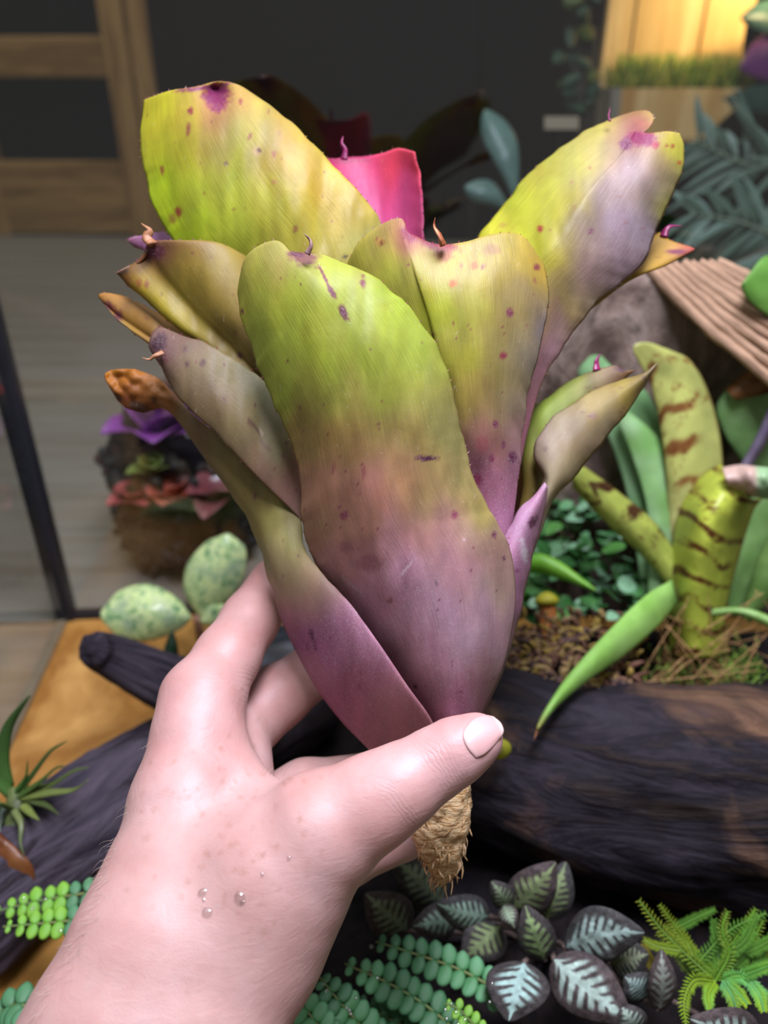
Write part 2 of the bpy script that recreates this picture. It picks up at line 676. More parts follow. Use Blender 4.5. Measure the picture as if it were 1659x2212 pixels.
def sleaf(name, base, tip, hw, colf, mat, parent, droop=.006, bow=0.0, arch=0.0, shape=.75, nu=16, nv=28, th=.0008, seed=1, cup_=1.0):
    """Simple leaf from base to tip (x, y, depth); hw half-width in pixels at the widest point."""
    v = np.linspace(0, 1, nv)
    b, t = np.array(base, float), np.array(tip, float)
    c = b[None] * (1 - v[:, None]) + t[None] * v[:, None]
    dr = (t - b)[:2]
    dr = dr / (np.linalg.norm(dr) + 1e-9)
    pp = np.array([-dr[1], dr[0]])
    c[:, :2] += pp * (bow * np.sin(np.pi * v))[:, None]
    c[:, 2] -= arch * np.sin(np.pi * v)
    wv = hw * np.sin(np.pi * np.clip(v, 0, 1) ** shape) ** .8 + .8
    u = np.linspace(-1, 1, nu)
    x = c[:, None, 0] + pp[0] * wv[:, None] * u
    y = c[:, None, 1] + pp[1] * wv[:, None] * u
    d = c[:, None, 2] + droop * cup_ * (u[None] ** 2) * (wv / hw)[:, None] + .0008 * fbm(np.stack([x / 30, y / 30, 0 * x + seed], -1).reshape(-1, 3), 2, seed).reshape(x.shape)
    Vt, Fc, uv = shell_vf(P(x, y, d), th)
    uu, vv = np.meshgrid((u + 1) / 2, v)
    cc = lin(np.clip(colf(uu, vv, x, y), 0, 1)).reshape(-1, 3)
    return obj(name, mesh(name, Vt, Fc, uv, np.vstack([cc, cc])), mat, parent)


def flat(c1, c2=None, sc=30.0, seed=0):
    c2 = c2 or c1
    return lambda u, v, x, y: hx(c1) + (hx(c2) - hx(c1)) * (0.5 + 0.5 * vnoise(np.stack([x / sc, y / sc, 0 * x + seed], -1), seed))[..., None]


SPINE = pmat('purple_spine', ['5a1040', '8a2358', '3a0d28'], 60, rough=0.35, bump=0.1)
DRYTIP = pmat('dry_brown_tip', ['3a2a22', '8a5a35', 'b09a88'], 90, rough=0.6, bump=0.4, bdist=0.001)


def spike(name, pts, r, parent, mat, seg=8, squash=0.7, d=None):
    """Curled tapering tip through (x, y, depth) points; r = base half-width in pixels."""
    p = np.array([P(*q) for q in pts])
    p = crom(p, 18)
    rad = px(r, pts[0][2]) * (1 - np.linspace(0, 1, 18) ** 1.2 * 0.93)
    V, Fc, uv = tube_vf(p, rad, seg, squash * .75, rough=0.55, nscale=(1.6, 420), seed=int(r * 7))
    return obj(name, mesh(name, V, Fc, uv), mat, parent)


PLANTL = vmat('leaf_skin', rough=.38, spec=.45, trans=.3, nscale=90, namp=.25, bump=.2)
MATTEL = vmat('leaf_velvet', rough=.7, spec=.2, trans=.12, nscale=240, namp=.3, bump=.5, bdist=.0008)


def log_obj(name, pts, rad, label, mat, seed=1, rough=.22, ns=(2.2, 26), seg=72, n=150, cat='wood'):
    p = crom(np.array(pts, float), n)
    r = np.interp(np.linspace(0, 1, n), np.linspace(0, 1, len(rad)), rad)
    e = np.linspace(0, 1, n)
    r = r * np.clip(np.minimum(e, 1 - e) * 30, .25, 1) ** .5
    V, Fc, uv = tube_vf(p, r, seg, rough=rough, nscale=ns, seed=seed)
    o = obj(name, mesh(name, V, Fc, uv), mat)
    return tag(o, label, cat)


def wood_mat(name, stops, grain=1.0, bump=.8, rough=.6, patch=False):
    t = NT(name)
    v = t.coord('UV', (15 * grain, 9, 1))
    f = t.noise(v, 1.0, 7, .62, 1.6)
    g = t.noise(t.coord('Object'), 14, 4, .6, .6)
    m = t.math('ADD', t.math('MULTIPLY', f, .62), t.math('MULTIPLY', g, .38))
    n = len(stops)
    c = t.ramp(m, [(.34 + .32 * i / (n - 1), s) for i, s in enumerate(stops)])
    if patch:
        pz = t.noise(t.coord('Object', (1, 1, 1.8)), 9, 5, .6, .8)
        c = t.mix(t.ramp(pz, [(.50, 0.0), (.64, .8)]), c, t.ramp(f, [(.35, '2a1d16'), (.5, '5c4433'), (.65, '7d6048')]))
    t.base(c)
    t.set(Roughness=max(rough, .68), Specular_IOR_Level=.16)
    t.bump(f, bump, .006)
    return t.m


# ------------------------------------------------------------------ ground inside the tank
SOIL = pmat('dark_soil', ['0c0b0b', '171518', '221d1c', '100e10'], 60, rough=.85, bump=1.0, bdist=.006, spec=.15)
nx, ny = 120, 90
gx, gy = np.meshgrid(np.linspace(-.16, .62, nx), np.linspace(.02, .47, ny))
edge = sm(-.16, -.07, gx + .05 * vnoise(np.stack([gx * 8, gy * 8, 0 * gx], -1), 2) + .16 * (gy - .36) * (gy > .36) * -1)
gz = -.004 + edge * (.012 + .012 * fbm(np.stack([gx * 12, gy * 12, 0 * gx], -1).reshape(-1, 3), 4, 3).reshape(gx.shape)
                     + .004 * fbm(np.stack([gx * 70, gy * 70, 0 * gx], -1).reshape(-1, 3), 3, 5).reshape(gx.shape))
idx = np.arange(nx * ny).reshape(ny, nx)
Fq = np.stack([idx[:-1, :-1], idx[:-1, 1:], idx[1:, 1:], idx[1:, :-1]], -1).reshape(-1, 4)
so = obj('substrate', mesh('substrate', np.stack([gx, gy, gz], -1).reshape(-1, 3), Fq), SOIL)
tag(so, 'damp black substrate spread over the tank bottom', 'soil', kind='stuff')

DARKWOOD = wood_mat('dark_driftwood', ['0c0b0e', '1c1a20', '29252c', '16141a', '2c2420', '1a171b'], 1.0, 1.0, .5, True)
GREYWOOD = wood_mat('grey_driftwood', ['17151a', '34303a', '4a434c', '241f26', '3c3232'], 1.0, .9)

r0 = px(118, .37)
pts = [on_z(x, y, r0 * .92) for x, y in ((-120, 2030), (60, 1885), (230, 1760), (400, 1650), (560, 1560), (700, 1490))]
log_obj('driftwood_log', pts, [r0 * .9, r0, r0 * 1.05, r0, r0 * .9, r0 * .8], 'dark grey driftwood log lying on the amber tank base behind the wrist', GREYWOOD, 3, .2)
r1 = px(46, .42)
pts = [on_z(x, y, .055 + .012 * k) for k, (x, y) in enumerate(((600, 1560), (480, 1520), (380, 1482), (285, 1440), (225, 1412), (196, 1398)))]
log_obj('driftwood_branch', pts, [r1 * 1.5, r1 * 1.4, r1 * 1.25, r1 * 1.1, r1 * .85, r1 * .6], 'blunt dark driftwood branch poking up over the amber base', GREYWOOD, 6, .25)

th0, ph0 = np.meshgrid(np.linspace(0, math.pi, 30), np.linspace(0, 2 * math.pi, 48))
n0 = np.stack([np.sin(th0) * np.cos(ph0), np.sin(th0) * np.sin(ph0), np.cos(th0)], -1)
c0 = on_z(625, 1450, .026)
G0 = c0 + n0 * np.array([.052, .034, .032]) * (1 + .16 * fbm(n0.reshape(-1, 3) * 1.8 + 9, 4, 2).reshape(th0.shape))[..., None]
i0 = np.arange(th0.size).reshape(th0.shape)
stn = obj('dark_stone', mesh('dark_stone', G0.reshape(-1, 3), np.stack([i0[:-1, :-1], i0[1:, :-1], i0[1:, 1:], i0[:-1, 1:]], -1).reshape(-1, 4)), pmat('slate_stone', ['16181e', '242830', '1c2028'], 40, rough=.4, bump=.4))
tag(stn, 'smooth dark slate stone on the amber base behind the fingers', 'stone')

# big log on the right
rb = px(205, .34)
pts = [P(880, 1560, .352), P(1060, 1610, .348), P(1250, 1672, .343), P(1450, 1712, .338), P(1650, 1735, .334), P(1850, 1770, .33)]
big = log_obj('mossy_log', pts, [rb * .72, rb * .9, rb, rb * 1.05, rb * 1.08, rb * 1.05], 'big black weathered log lying under the striped bromeliad', DARKWOOD, 11, .2, (2.4, 16), 96, 200)
mb = MB()
for k in range(520):                       # moss and crumbs settled on the log
    x, y = RNG.normal(1190, 85), RNG.normal(1440, 52)
    if RNG.random() < .25:
        x, y = RNG.normal(1290, 40), RNG.normal(1500, 40)
    d = .352 + (1440 - y) * .00016
    r = px(RNG.uniform(3, 8), .35)
    V, Fc, uv = tube_vf(crom([P(x, y, d), P(x + RNG.normal(0, 8), y - RNG.uniform(6, 16), d), P(x + RNG.normal(0, 12), y - RNG.uniform(14, 26), d - .002)], 5), r * np.array([.6, 1, 1.05, .8, .2]), 6, rough=.5, nscale=(2, 400), seed=k)
    mb.add(V, Fc, uv, lin(['8a7050', '7a5c48', 'a08a58', '6a4c3c', '9a8440', '5c4a44'][k % 6]))
m = obj('dried_moss', mb.mesh('dried_moss'), vmat('dried_moss', .85, .2, 0, 300, .4, .6), None)
tag(m, 'crumbly tan dried moss clinging to the top of the black log', 'moss', kind='stuff')

# cork bark backdrop
nu, nv = 90, 70
XY = coons(crom([(1090, 1330), (1120, 1000), (1190, 760), (1280, 600)], nv), crom([(1780, 1330), (1780, 1000), (1780, 800), (1780, 640)], nv),
           crom([(1280, 600), (1380, 585), (1500, 600), (1780, 640)], nu), crom([(1090, 1330), (1780, 1330)], nu), nu, nv)
G = np.array([[on_y(*XY[i, j], .462) for j in range(nu)] for i in range(nv)])
bmp = fbm(G.reshape(-1, 3) * np.array([26, 1, 12]), 5, 4).reshape(nv, nu)
G[..., 1] += .012 * bmp
Vt, Fc, uv = shell_vf(G, .012)
ck = obj('cork_bark', mesh('cork_bark', Vt, Fc, uv), pmat('cork', ['3c322e', '5c4c44', '78685c', '8a7c70', '4a3e38'], 26, stretch=(1.6, 1, .8), rough=.85, bump=.8, bdist=.008))
tag(ck, 'rough brown cork bark slab leaning against the back glass', 'bark')

# ridged tan bark strip, each ridge a rib of its own
rib = thing('ridged_bark', 'tan ridged bark strip slanting across the brown cork slab', 'bark', tuple(P(1659, 800, .385)))
RIBM = pmat('tan_ridge', ['7c634a', 'a5876a', '94785e', '5e4a38'], 1.0, stretch=(4, 40, 1), coord='UV', rough=.8, bump=.6, bdist=.003)
for k in range(9):
    o_ = np.array([k * 21.0, -k * 17.0])
    a = np.array([1396 + k * 19 , 574 - k * 1.0])
    b = np.array([1640 + k * 20, 800 - k * 17.0])
    mid = (a + b) / 2 + np.array([-6, 6])
    far = b + (b - mid) * .5
    p = crom([P(*a, .372 - .0006 * k), P(*mid, .366 - .0006 * k), P(*b, .360 - .0006 * k), P(*far, .357 - .0006 * k)], 40)
    r = px([12, 9.5, 11, 9][k % 4], .37)
    V, Fc, uv = tube_vf(p, r, 12, rough=.4, nscale=(1.5, 90), seed=k)
    obj('ridge', mesh('ridge', V, Fc, uv), RIBM, rib)
p = np.array([P(1420, 590, .383), P(1560, 690, .378), P(1720, 780, .372)])
V, Fc, uv = tube_vf(crom(p, 30), px(70, .37), 16, squash=.12, rough=.1)
obj('backing', mesh('backing', V, Fc, uv), pmat('ridge_backing', ['4a3a2c', '5c4a38'], 40), rib)

# ------------------------------------------------------------------ striped bromeliad on the log
SB = thing('striped_bromeliad', 'yellow-green bromeliad with brown bands growing behind the black log', 'plant', tuple(P(1480, 1420, .40)))


def banded(base, band, freq, amt, speck=.4, seed=1, edge_c='8a5a30'):
    def f(u, v, x, y):
        n1 = vnoise(np.stack([u * 5, v * 9, 0 * u + seed], -1), seed)
        n2 = vnoise(np.stack([x / 6, y / 6, 0 * u + seed], -1), seed + 3)
        n3 = vnoise(np.stack([u * 2.5, v * freq * 1.1, 0 * u], -1), seed + 8)
        s = np.sin(v * freq * 6.28 + 1.4 * n1)
        m = amt * sm(.35, .85, s) * sm(-.5, .35, n3 + .4 * n2)
        c = hx(base) * (1 + .1 * n1[..., None])
        m = np.clip(m + speck * sm(.35, .8, n2) * sm(-.2, .6, n1), 0, 1)
        c = c * (1 - m[..., None]) + hx(band) * m[..., None]
        e = .5 * sm(.9, 1, np.abs(2 * u - 1))
        return c * (1 - e[..., None]) + hx(edge_c) * e[..., None]
    return f


gleaf('leaf', [(1390, 1300), (1352, 1060), (1290, 890), (1222, 762)], [(1450, 1290), (1452, 1010), (1405, 860), (1335, 782), (1250, 718)],
      [(0, [.40, .40, .40]), (.5, [.402, .396, .400]), (1, [.395, .392, .394])], flat('a8d4a0', '7cb070', 50, 3), PLANTL, SB, top=[(1222, 762), (1225, 735), (1250, 718)])
gleaf('leaf', [(1400, 1300), (1400, 1120), (1370, 1000), (1330, 900)], [(1450, 1300), (1458, 1100), (1430, 960), (1350, 880)],
      [(0, [.392, .389, .392]), (1, [.388, .386, .388])], flat('b0d8a4', '7fb462', 40, 6), PLANTL, SB)
gleaf('leaf', [(1430, 1330), (1442, 1130), (1432, 960), (1408, 840), (1386, 795), (1368, 762)], [(1520, 1330), (1556, 1130), (1560, 980), (1536, 862), (1494, 782), (1440, 754)],
      [(0, [.398, .392, .398]), (.5, [.386, .380, .388]), (.85, [.376, .372, .380]), (1, [.366, .366, .374])],
      lambda u, v, x, y: banded('c4cc72', '7a4420', 7, .85, .6, 2)(u, v, x, y) * (1 - .0 * v[..., None]) * (1 - sm(.55, .25, v) * .35)[..., None] + hx('a89880') * (sm(.55, .25, v) * .35)[..., None],
      PLANTL, SB, top=[(1368, 762), (1372, 744), (1400, 740), (1440, 754)], nu=40, nv=90)
gleaf('leaf', [(1470, 1300), (1400, 1215), (1310, 1130), (1236, 1052)], [(1490, 1250), (1420, 1135), (1330, 1058), (1262, 1008)],
      [(0, [.388, .384, .388]), (.5, [.378, .372, .378]), (1, [.372, .368, .372])], lambda u, v, x, y: banded('b8c85c', '4a2a18', 4, 1, .5, 5)(u, v, x, y),
      PLANTL, SB, top=[(1236, 1052), (1240, 1020), (1262, 1008)], nu=30, nv=70)
# rolled central leaf
gleaf('leaf', [(1446, 1420), (1440, 1300), (1448, 1190), (1470, 1090), (1510, 1030), (1556, 1002)], [(1560, 1420), (1572, 1300), (1600, 1190), (1625, 1110), (1640, 1085), (1650, 1075)],
      [(0, [.392, .372, .372, .388]), (.4, [.388, .360, .360, .384]), (.8, [.384, .352, .352, .378]), (1, [.380, .356, .352, .366])], banded('bccc4c', '5a3014', 7.5, 1, .35, 9), PLANTL, SB,
      top=[(1556, 1002), (1590, 1040), (1620, 1078), (1650, 1075)], nu=44, nv=90)
gleaf('leaf_tip', [(1560, 1010), (1600, 1004), (1640, 1008), (1700, 1012)], [(1572, 1048), (1605, 1062), (1640, 1076), (1700, 1078)],
      [(0, [.352, .346, .350]), (.5, [.346, .340, .346]), (1, [.342, .338, .342])],
      lambda u, v, x, y: hx('d0b4a4') * (1 - sm(.45, .6, v))[..., None] + hx('9cc490') * sm(.45, .6, v)[..., None], PLANTL, SB, wob=.006, seed=5)['label'] = 'papery pinkish dead tip'
# foreground green leaf
gleaf('leaf', [(1452, 1252), (1388, 1292), (1300, 1378), (1225, 1462), (1178, 1532), (1158, 1572)], [(1462, 1300), (1425, 1348), (1345, 1418), (1272, 1468), (1202, 1528), (1163, 1578)],
      [(0, [.372, .369, .373]), (.4, [.336, .332, .338]), (1, [.300, .298, .300])],
      lambda u, v, x, y: flat('94cc5c', 'a4d474', 45, 4)(u, v, x, y) * (1 - sm(.88, 1, v) * .7)[..., None] + hx('a8964a') * (sm(.88, 1, v) * .7)[..., None], PLANTL, SB, nu=24, nv=60)
spike('dry_tip', [(1162, 1568, .300), (1158, 1585, .299), (1152, 1600, .299)], 4, SB, DRYTIP)
# leaves at the right edge
gleaf('leaf', [(1600, 1330), (1640, 1200), (1700, 1100)], [(1620, 1345), (1700, 1260), (1760, 1180)], [(0, [.392, .388, .392]), (1, [.38, .376, .38])], flat('86ac60', '6a9448'), PLANTL, SB)
gleaf('leaf', [(1520, 1318), (1590, 1312), (1640, 1322), (1700, 1348)], [(1522, 1334), (1590, 1328), (1640, 1345), (1700, 1376)], [(0, [.372, .370, .372]), (1, [.352, .350, .352])], flat('7cb04c', 'a8d080'), PLANTL, SB)
gleaf('leaf', [(1570, 1330), (1560, 1230), (1590, 1120), (1660, 1030)], [(1640, 1330), (1660, 1220), (1700, 1120), (1740, 1040)], [(0, [.408, .404, .408]), (1, [.402, .398, .402])], flat('6f9c50', '88b068'), PLANTL, SB)
gleaf('leaf', [(1612, 1010), (1565, 940), (1548, 880), (1572, 835)], [(1680, 1010), (1700, 940), (1700, 880), (1690, 820)], [(0, [.398, .394, .398]), (1, [.388, .380, .386])],
      flat('8cc070', '9cc884'), PLANTL, SB)
gleaf('leaf_tip', [(1568, 842), (1600, 812), (1640, 790), (1700, 740)], [(1590, 866), (1620, 858), (1660, 850), (1720, 830)], [(0, [.382, .378, .380]), (1, [.372, .368, .372])], flat('7a5026', '9a7040', 25, 2), PLANTL, SB)['label'] = 'curled brown dead tip'
gleaf('leaf', [(1590, 1020), (1630, 950), (1660, 880), (1690, 800)], [(1612, 1030), (1650, 965), (1685, 900), (1715, 820)], [(0, [.378, .375, .378]), (1, [.366, .364, .366])], flat('6a6078', '7c7280'), PLANTL, SB)
V, Fc, uv = tube_vf(crom([P(1500, 1470, .40), P(1500, 1400, .398), P(1505, 1320, .394), P(1520, 1240, .388)], 24), px(1, .4) * np.linspace(70, 52, 24), 20, rough=.2)
obj('crown_base', mesh('crown_base', V, Fc, uv, lin('8a7a30')), pmat('crown_base', ['8a7a30', '6a4c20', 'a89a48', '4a3018'], 60, rough=.6), SB)
mb = MB()
for k in range(26):
    a = P(RNG.normal(1500, 30), RNG.normal(1430, 25), .385)
    b = P(RNG.normal(1530, 70), RNG.normal(1420, 60), .372)
    c = P(RNG.uniform(1400, 1680), RNG.uniform(1260, 1500), .36)
    V, Fc, uv = tube_vf(crom([a, b, c], 16), px(RNG.uniform(1.2, 2.6), .37) * np.linspace(1, .4, 16), 4)
    mb.add(V, Fc, uv)
o = obj('wiry_roots', mb.mesh('wiry_roots'), pmat('wiry_root', ['8a6a40', 'b08c5a', '6a4c2c'], 80, rough=.7, bump=0), SB)
o['kind'] = 'stuff'

# moss at the foot of the striped bromeliad
mb = MB()
for k in range(420):
    x, y = (RNG.normal(1500, 55), RNG.normal(1450, 38)) if k % 3 else (RNG.normal(1590, 32), RNG.normal(1455, 24))
    d = .378 - (y - 1450) * .00025
    a = P(x, y, d)
    b = a + np.array([RNG.normal(0, .003), RNG.normal(0, .003), RNG.uniform(.003, .009)])
    V, Fc, uv = tube_vf(crom([a, (a + b) / 2 + RNG.normal(0, .001, 3), b], 4), px(2.6, .37) * np.array([1, 1, .8, .2]), 4)
    mb.add(V, Fc, uv, lin(['5c7a2c', '7c9a3c', '6a5a30', '8aae4c', '4a5c28', '7a5c38'][k % 6]))
tag(obj('green_moss', mb.mesh('green_moss'), vmat('green_moss', .8, .2, .15, 200, .3, .2)), 'green moss tuft around the foot of the striped bromeliad', 'moss', kind='stuff')

# strap leaf plant between the sheath and the log
SL = thing('strap_leaf_plant', 'bright green strap-leaved plant beside the mauve bromeliad sheath', 'plant', tuple(P(1100, 1330, .41)))
gleaf('leaf', [(1060, 1260), (1140, 1200), (1200, 1208), (1287, 1273)], [(1070, 1290), (1140, 1240), (1200, 1248), (1287, 1277)], [(0, [.400, .398, .400]), (.6, [.386, .383, .386]), (1, [.376, .375, .376])], flat('74c034', '98d850', 40), PLANTL, SL)
gleaf('leaf', [(1060, 1310), (1150, 1262), (1210, 1290), (1240, 1340)], [(1070, 1340), (1140, 1300), (1190, 1320), (1235, 1345)], [(0, [.404, .402, .404]), (1, [.392, .390, .392])], flat('4c8c2c', '60a03c', 40), PLANTL, SL)

# creeping ground cover: one runner plant of many small leaves
GC = thing('creeping_fig', 'creeping plant of tiny rounded green leaves carpeting the ground beside the log', 'plant', tuple(on_z(1290, 1300, .02)))


def small_leaf_mesh(name, L_, W_, c):
    nv, nu = 9, 6
    v, u = np.linspace(0, 1, nv), np.linspace(-1, 1, nu)
    wv = W_ * np.sin(np.pi * v ** .8) ** .7 + 1e-4
    G = np.stack([wv[:, None] * u, np.broadcast_to(v[:, None] * L_, (nv, nu)), .12 * W_ * u[None] ** 2 - .25 * L_ * v[:, None] ** 2 + 0 * wv[:, None]], -1)
    Vt, Fc, uv = shell_vf(G, .0005)
    me = mesh(name, Vt, Fc, uv, np.tile(lin(c), (len(Vt), 1)))
    me.materials.append(PLANTL)
    return me


gcm = [small_leaf_mesh('small_leaf', .0095, .0042, c) for c in ('4f8a48', '6cab70', '3a7438', '94c89c', '5c9c48')]
for k in range(190):
    x, y = RNG.uniform(1130, 1430), RNG.uniform(1085, 1340)
    dd = .43 - (y - 1085) * .00016 + RNG.uniform(-.012, .012)
    o = obj('small_leaf', gcm[k % 5], None, GC)
    o.matrix_parent_inverse = Matrix()
    o.location = Vector(P(x, y, dd)) - GC.location
    o.rotation_euler = (RNG.uniform(-.2, .9), RNG.uniform(-.6, .6), RNG.uniform(0, 6.28))
    s_ = RNG.uniform(.7, 1.5)
    o.scale = (s_, s_, s_)
mb = MB()
for k in range(22):
    a = on_z(RNG.uniform(1140, 1420), RNG.uniform(1290, 1370), .012)
    b = P(RNG.uniform(1140, 1420), RNG.uniform(1100, 1250), .42)
    V, Fc, uv = tube_vf(crom([a, (a + b) / 2 + RNG.normal(0, .006, 3), b], 12), .0007, 5)
    mb.add(V, Fc, uv)
obj('runner_stems', mb.mesh('runner_stems'), pmat('runner', ['3a4a24', '5a4a2c'], 60, bump=0), GC)['kind'] = 'stuff'

# small orange stub with a yellow top
stb = thing('fungus_stub', 'small orange-stemmed stub with a rounded yellow-green cap on the log', 'fungus', tuple(P(1185, 1350, .375)))
V, Fc, uv = tube_vf(crom([P(1187, 1385, .372), P(1184, 1340, .376), P(1182, 1300, .378)], 14), px(19, .375), 16, rough=.12)
obj('stem', mesh('stem', V, Fc, uv), pmat('orange_stem', ['b06a28', '8a4c20'], 50), stb)
V, Fc, uv = tube_vf(crom([P(1182, 1308, .376), P(1181, 1295, .3765), P(1180, 1278, .377)], 14), px(1, .375) * np.array([20, 23, 25, 26, 26, 26, 25, 24, 22, 20, 17, 14, 9, 3]), 18, rough=.1)
obj('cap', mesh('cap', V, Fc, uv), pmat('yellow_cap', ['96941f', 'aaa636'], 50), stb)

# yellow-green bud with a water bead beside the thumb
bud = thing('leaf_bud', 'round yellow-green bud carrying a water bead in front of the black log', 'bud', tuple(P(1085, 1645, .300)))
th_, ph_ = np.meshgrid(np.linspace(0, math.pi, 16), np.linspace(0, 2 * math.pi, 24))


def ball(c, r, sq=(1, 1, 1)):
    n = np.stack([np.sin(th_) * np.cos(ph_), np.sin(th_) * np.sin(ph_), np.cos(th_)], -1) * np.array(sq)
    G = c + r * n
    i = np.arange(th_.size).reshape(th_.shape)
    Fq = np.stack([i[:-1, :-1], i[1:, :-1], i[1:, 1:], i[:-1, 1:]], -1).reshape(-1, 4)
    return G.reshape(-1, 3), Fq


V, Fq = ball(P(1078, 1618, .300), px(27, .300), (1, .6, 1))
obj('bud_body', mesh('bud_body', V, Fq), pmat('bud_skin', ['9aa02c', 'b8b840'], 40, rough=.3, trans=.3), bud)
V, Fq = ball(P(1080, 1618, .296), px(9, .296))
obj('water_bead', mesh('water_bead', V, Fq), WATERM, bud)
V, Fc, uv = tube_vf(crom([P(1070, 1625, .302), P(1040, 1660, .308), P(1020, 1690, .316)], 12), px(3, .3), 6)
obj('stalk', mesh('stalk', V, Fc, uv), pmat('bud_stalk', ['7a8030', '66702a'], 40), bud)

# bright green blade at the right edge
GB = thing('green_blade_plant', 'bright green broad blade above the ridged bark strip', 'plant', tuple(P(1720, 720, .36)))
gleaf('leaf', [(1740, 730), (1670, 690), (1618, 650), (1600, 618)], [(1760, 600), (1690, 560), (1650, 555), (1612, 600)], [(0, [.36, .355, .36]), (1, [.352, .350, .352])], flat('5c9038', '74a84c'), PLANTL, GB)

# ------------------------------------------------------------------ silver-veined plant at the front
def episcia(sv='b8d8c4', dk='3a3634', amt=1.0, n=6.0, seed=1):
    def f(u, v, x, y):
        a = np.abs(2 * u - 1)
        w_ = .92 * np.clip(np.sin(np.pi * np.clip(v, 0, 1) ** .8), 0, 1) * (.55 + .45 * (1 - v))
        j = .35 * vnoise(np.stack([u * 7, v * 7, 0 * u + seed], -1), seed)
        n2 = vnoise(np.stack([x / 7, y / 7, 0 * u + seed], -1), seed + 4)
        s = np.sin((v * n * 1.35 - a * 1.5 + .10 * j) * 6.28 + seed)
        vein = sm(-.55, .35, s + 1.1 * (.5 - a) + .5 * j + .25 * n2)
        m = np.clip(sm(.16, .07, a) + vein * sm(w_ + .1, w_ - .2, a + .22 * j + .05 * n2), 0, 1) * amt
        m = m * (.86 + .14 * n2)
        c = hx(dk) * (1 + .25 * vnoise(np.stack([u * 30, v * 40, 0 * u], -1), 2)[..., None])
        return c * (1 - m[..., None]) + hx(sv) * m[..., None]
    return f


EPST = pmat('episcia_stem', ['4a3c38', '5c5048'], 50, bump=0)
EP = thing('silver_veined_plant', 'dark-leaved plant with feathered silver-green veins below the black log', 'plant', tuple(on_z(1180, 2070, .01)))
ep = [((1132, 2080, .325), (1098, 2206, .312), 62, 'b4dcd0', 1, 0), ((1197, 2072, .325), (1364, 2208, .312), 58, 'c0e0d0', 1, 4), ((1222, 2046, .330), (1392, 2014, .318), 56, 'b8d8cc', 1, -14),
      ((1176, 2072, .332), (1134, 1956, .328), 36, '98b878', 1, 0), ((1108, 1962, .346), (1200, 1862, .342), 44, '96ae74', .95, 5), ((1180, 1985, .352), (1222, 1862, .356), 38, '96ae74', .95, 0),
      ((1104, 1958, .346), (1062, 1904, .340), 24, '9ab48a', .9, 0), ((1088, 1956, .342), (1112, 2004, .334), 18, 'a8c4a0', .9, 0), ((1056, 1978, .348), (942, 1950, .342), 36, '98bca4', 1, -6),
      ((1080, 2000, .350), (1000, 2072, .344), 46, '96ae74', .95, 0), ((880, 2010, .362), (790, 1930, .360), 46, '96ae88', .95, 0), ((960, 1950, .372), (850, 1850, .366), 50, '96ae88', .95, 0),
      ((985, 1985, .358), (890, 2000, .352), 36, '98bca4', 1, 0), ((1425, 2180, .316), (1428, 2052, .318), 28, 'a0b0a0', .8, 4), ((1400, 2150, .324), (1350, 2110, .322), 34, 'a8c8bc', .95, 0),
      ((1380, 2230, .312), (1340, 2170, .314), 30, 'a8c4b0', .95, 0), ((1640, 2260, .300), (1490, 2200, .300), 54, 'b0d0c0', .95, 0), ((1320, 2080, .330), (1400, 2060, .330), 46, 'a8b890', .95, 0)]
ep = [((b[0], b[1], b[2] * .845), (t[0], t[1], t[2] * .835), *r) for b, t, *r in ep]
for k, (b, t, hw, sv, am, bow) in enumerate(ep):
    lf = sleaf('leaf', b, t, hw * 1.12, episcia(sv, ['484543', '4e4644', '464644'][k % 3], am, 5.2 + (k % 3) * .8, k), MATTEL, EP, droop=.0028, bow=bow, arch=.004, shape=.72, nu=40, nv=64, th=.0011, seed=k)
    e = np.array(P(*b))
    r = on_z(1185, 2075, .004)
    V, Fc, uv = tube_vf(crom([r, (r + e) / 2 + np.array([0, .004, .002]), e], 12), .0013, 6)
    obj('leaf_stalk', mesh('leaf_stalk', V, Fc, uv), EPST, lf)

# ------------------------------------------------------------------ button ferns
def pinna_mesh(c1, c2):
    nv, nu = 8, 7
    v, u = np.linspace(0, 1, nv), np.linspace(-1, 1, nu)
    wv = .40 * np.sin(np.pi * np.clip(v * .93 + .05, 0, 1)) ** .55 + .02
    G = np.stack([np.broadcast_to(v[:, None], (nv, nu)), wv[:, None] * u, .10 * (1 - u[None] ** 2) - .12 * v[:, None] ** 2], -1)
    Vt, Fc, uv = shell_vf(G, .05)
    t = np.tile(np.repeat(v, nu), 2)[:, None]
    me = mesh('leaflet', Vt, Fc, uv, lin(hx(c1) * (1 - t) + hx(c2) * t))
    me.materials.append(PLANTL)
    return me


PIN = {'dark': pinna_mesh('4f8a58', '62a070'), 'mid': pinna_mesh('58a060', '7cc08a'), 'lime': pinna_mesh('74b838', '96d04c')}
RACH = pmat('fern_rachis', ['5a7a40', '6a6a3a'], 60, bump=0)


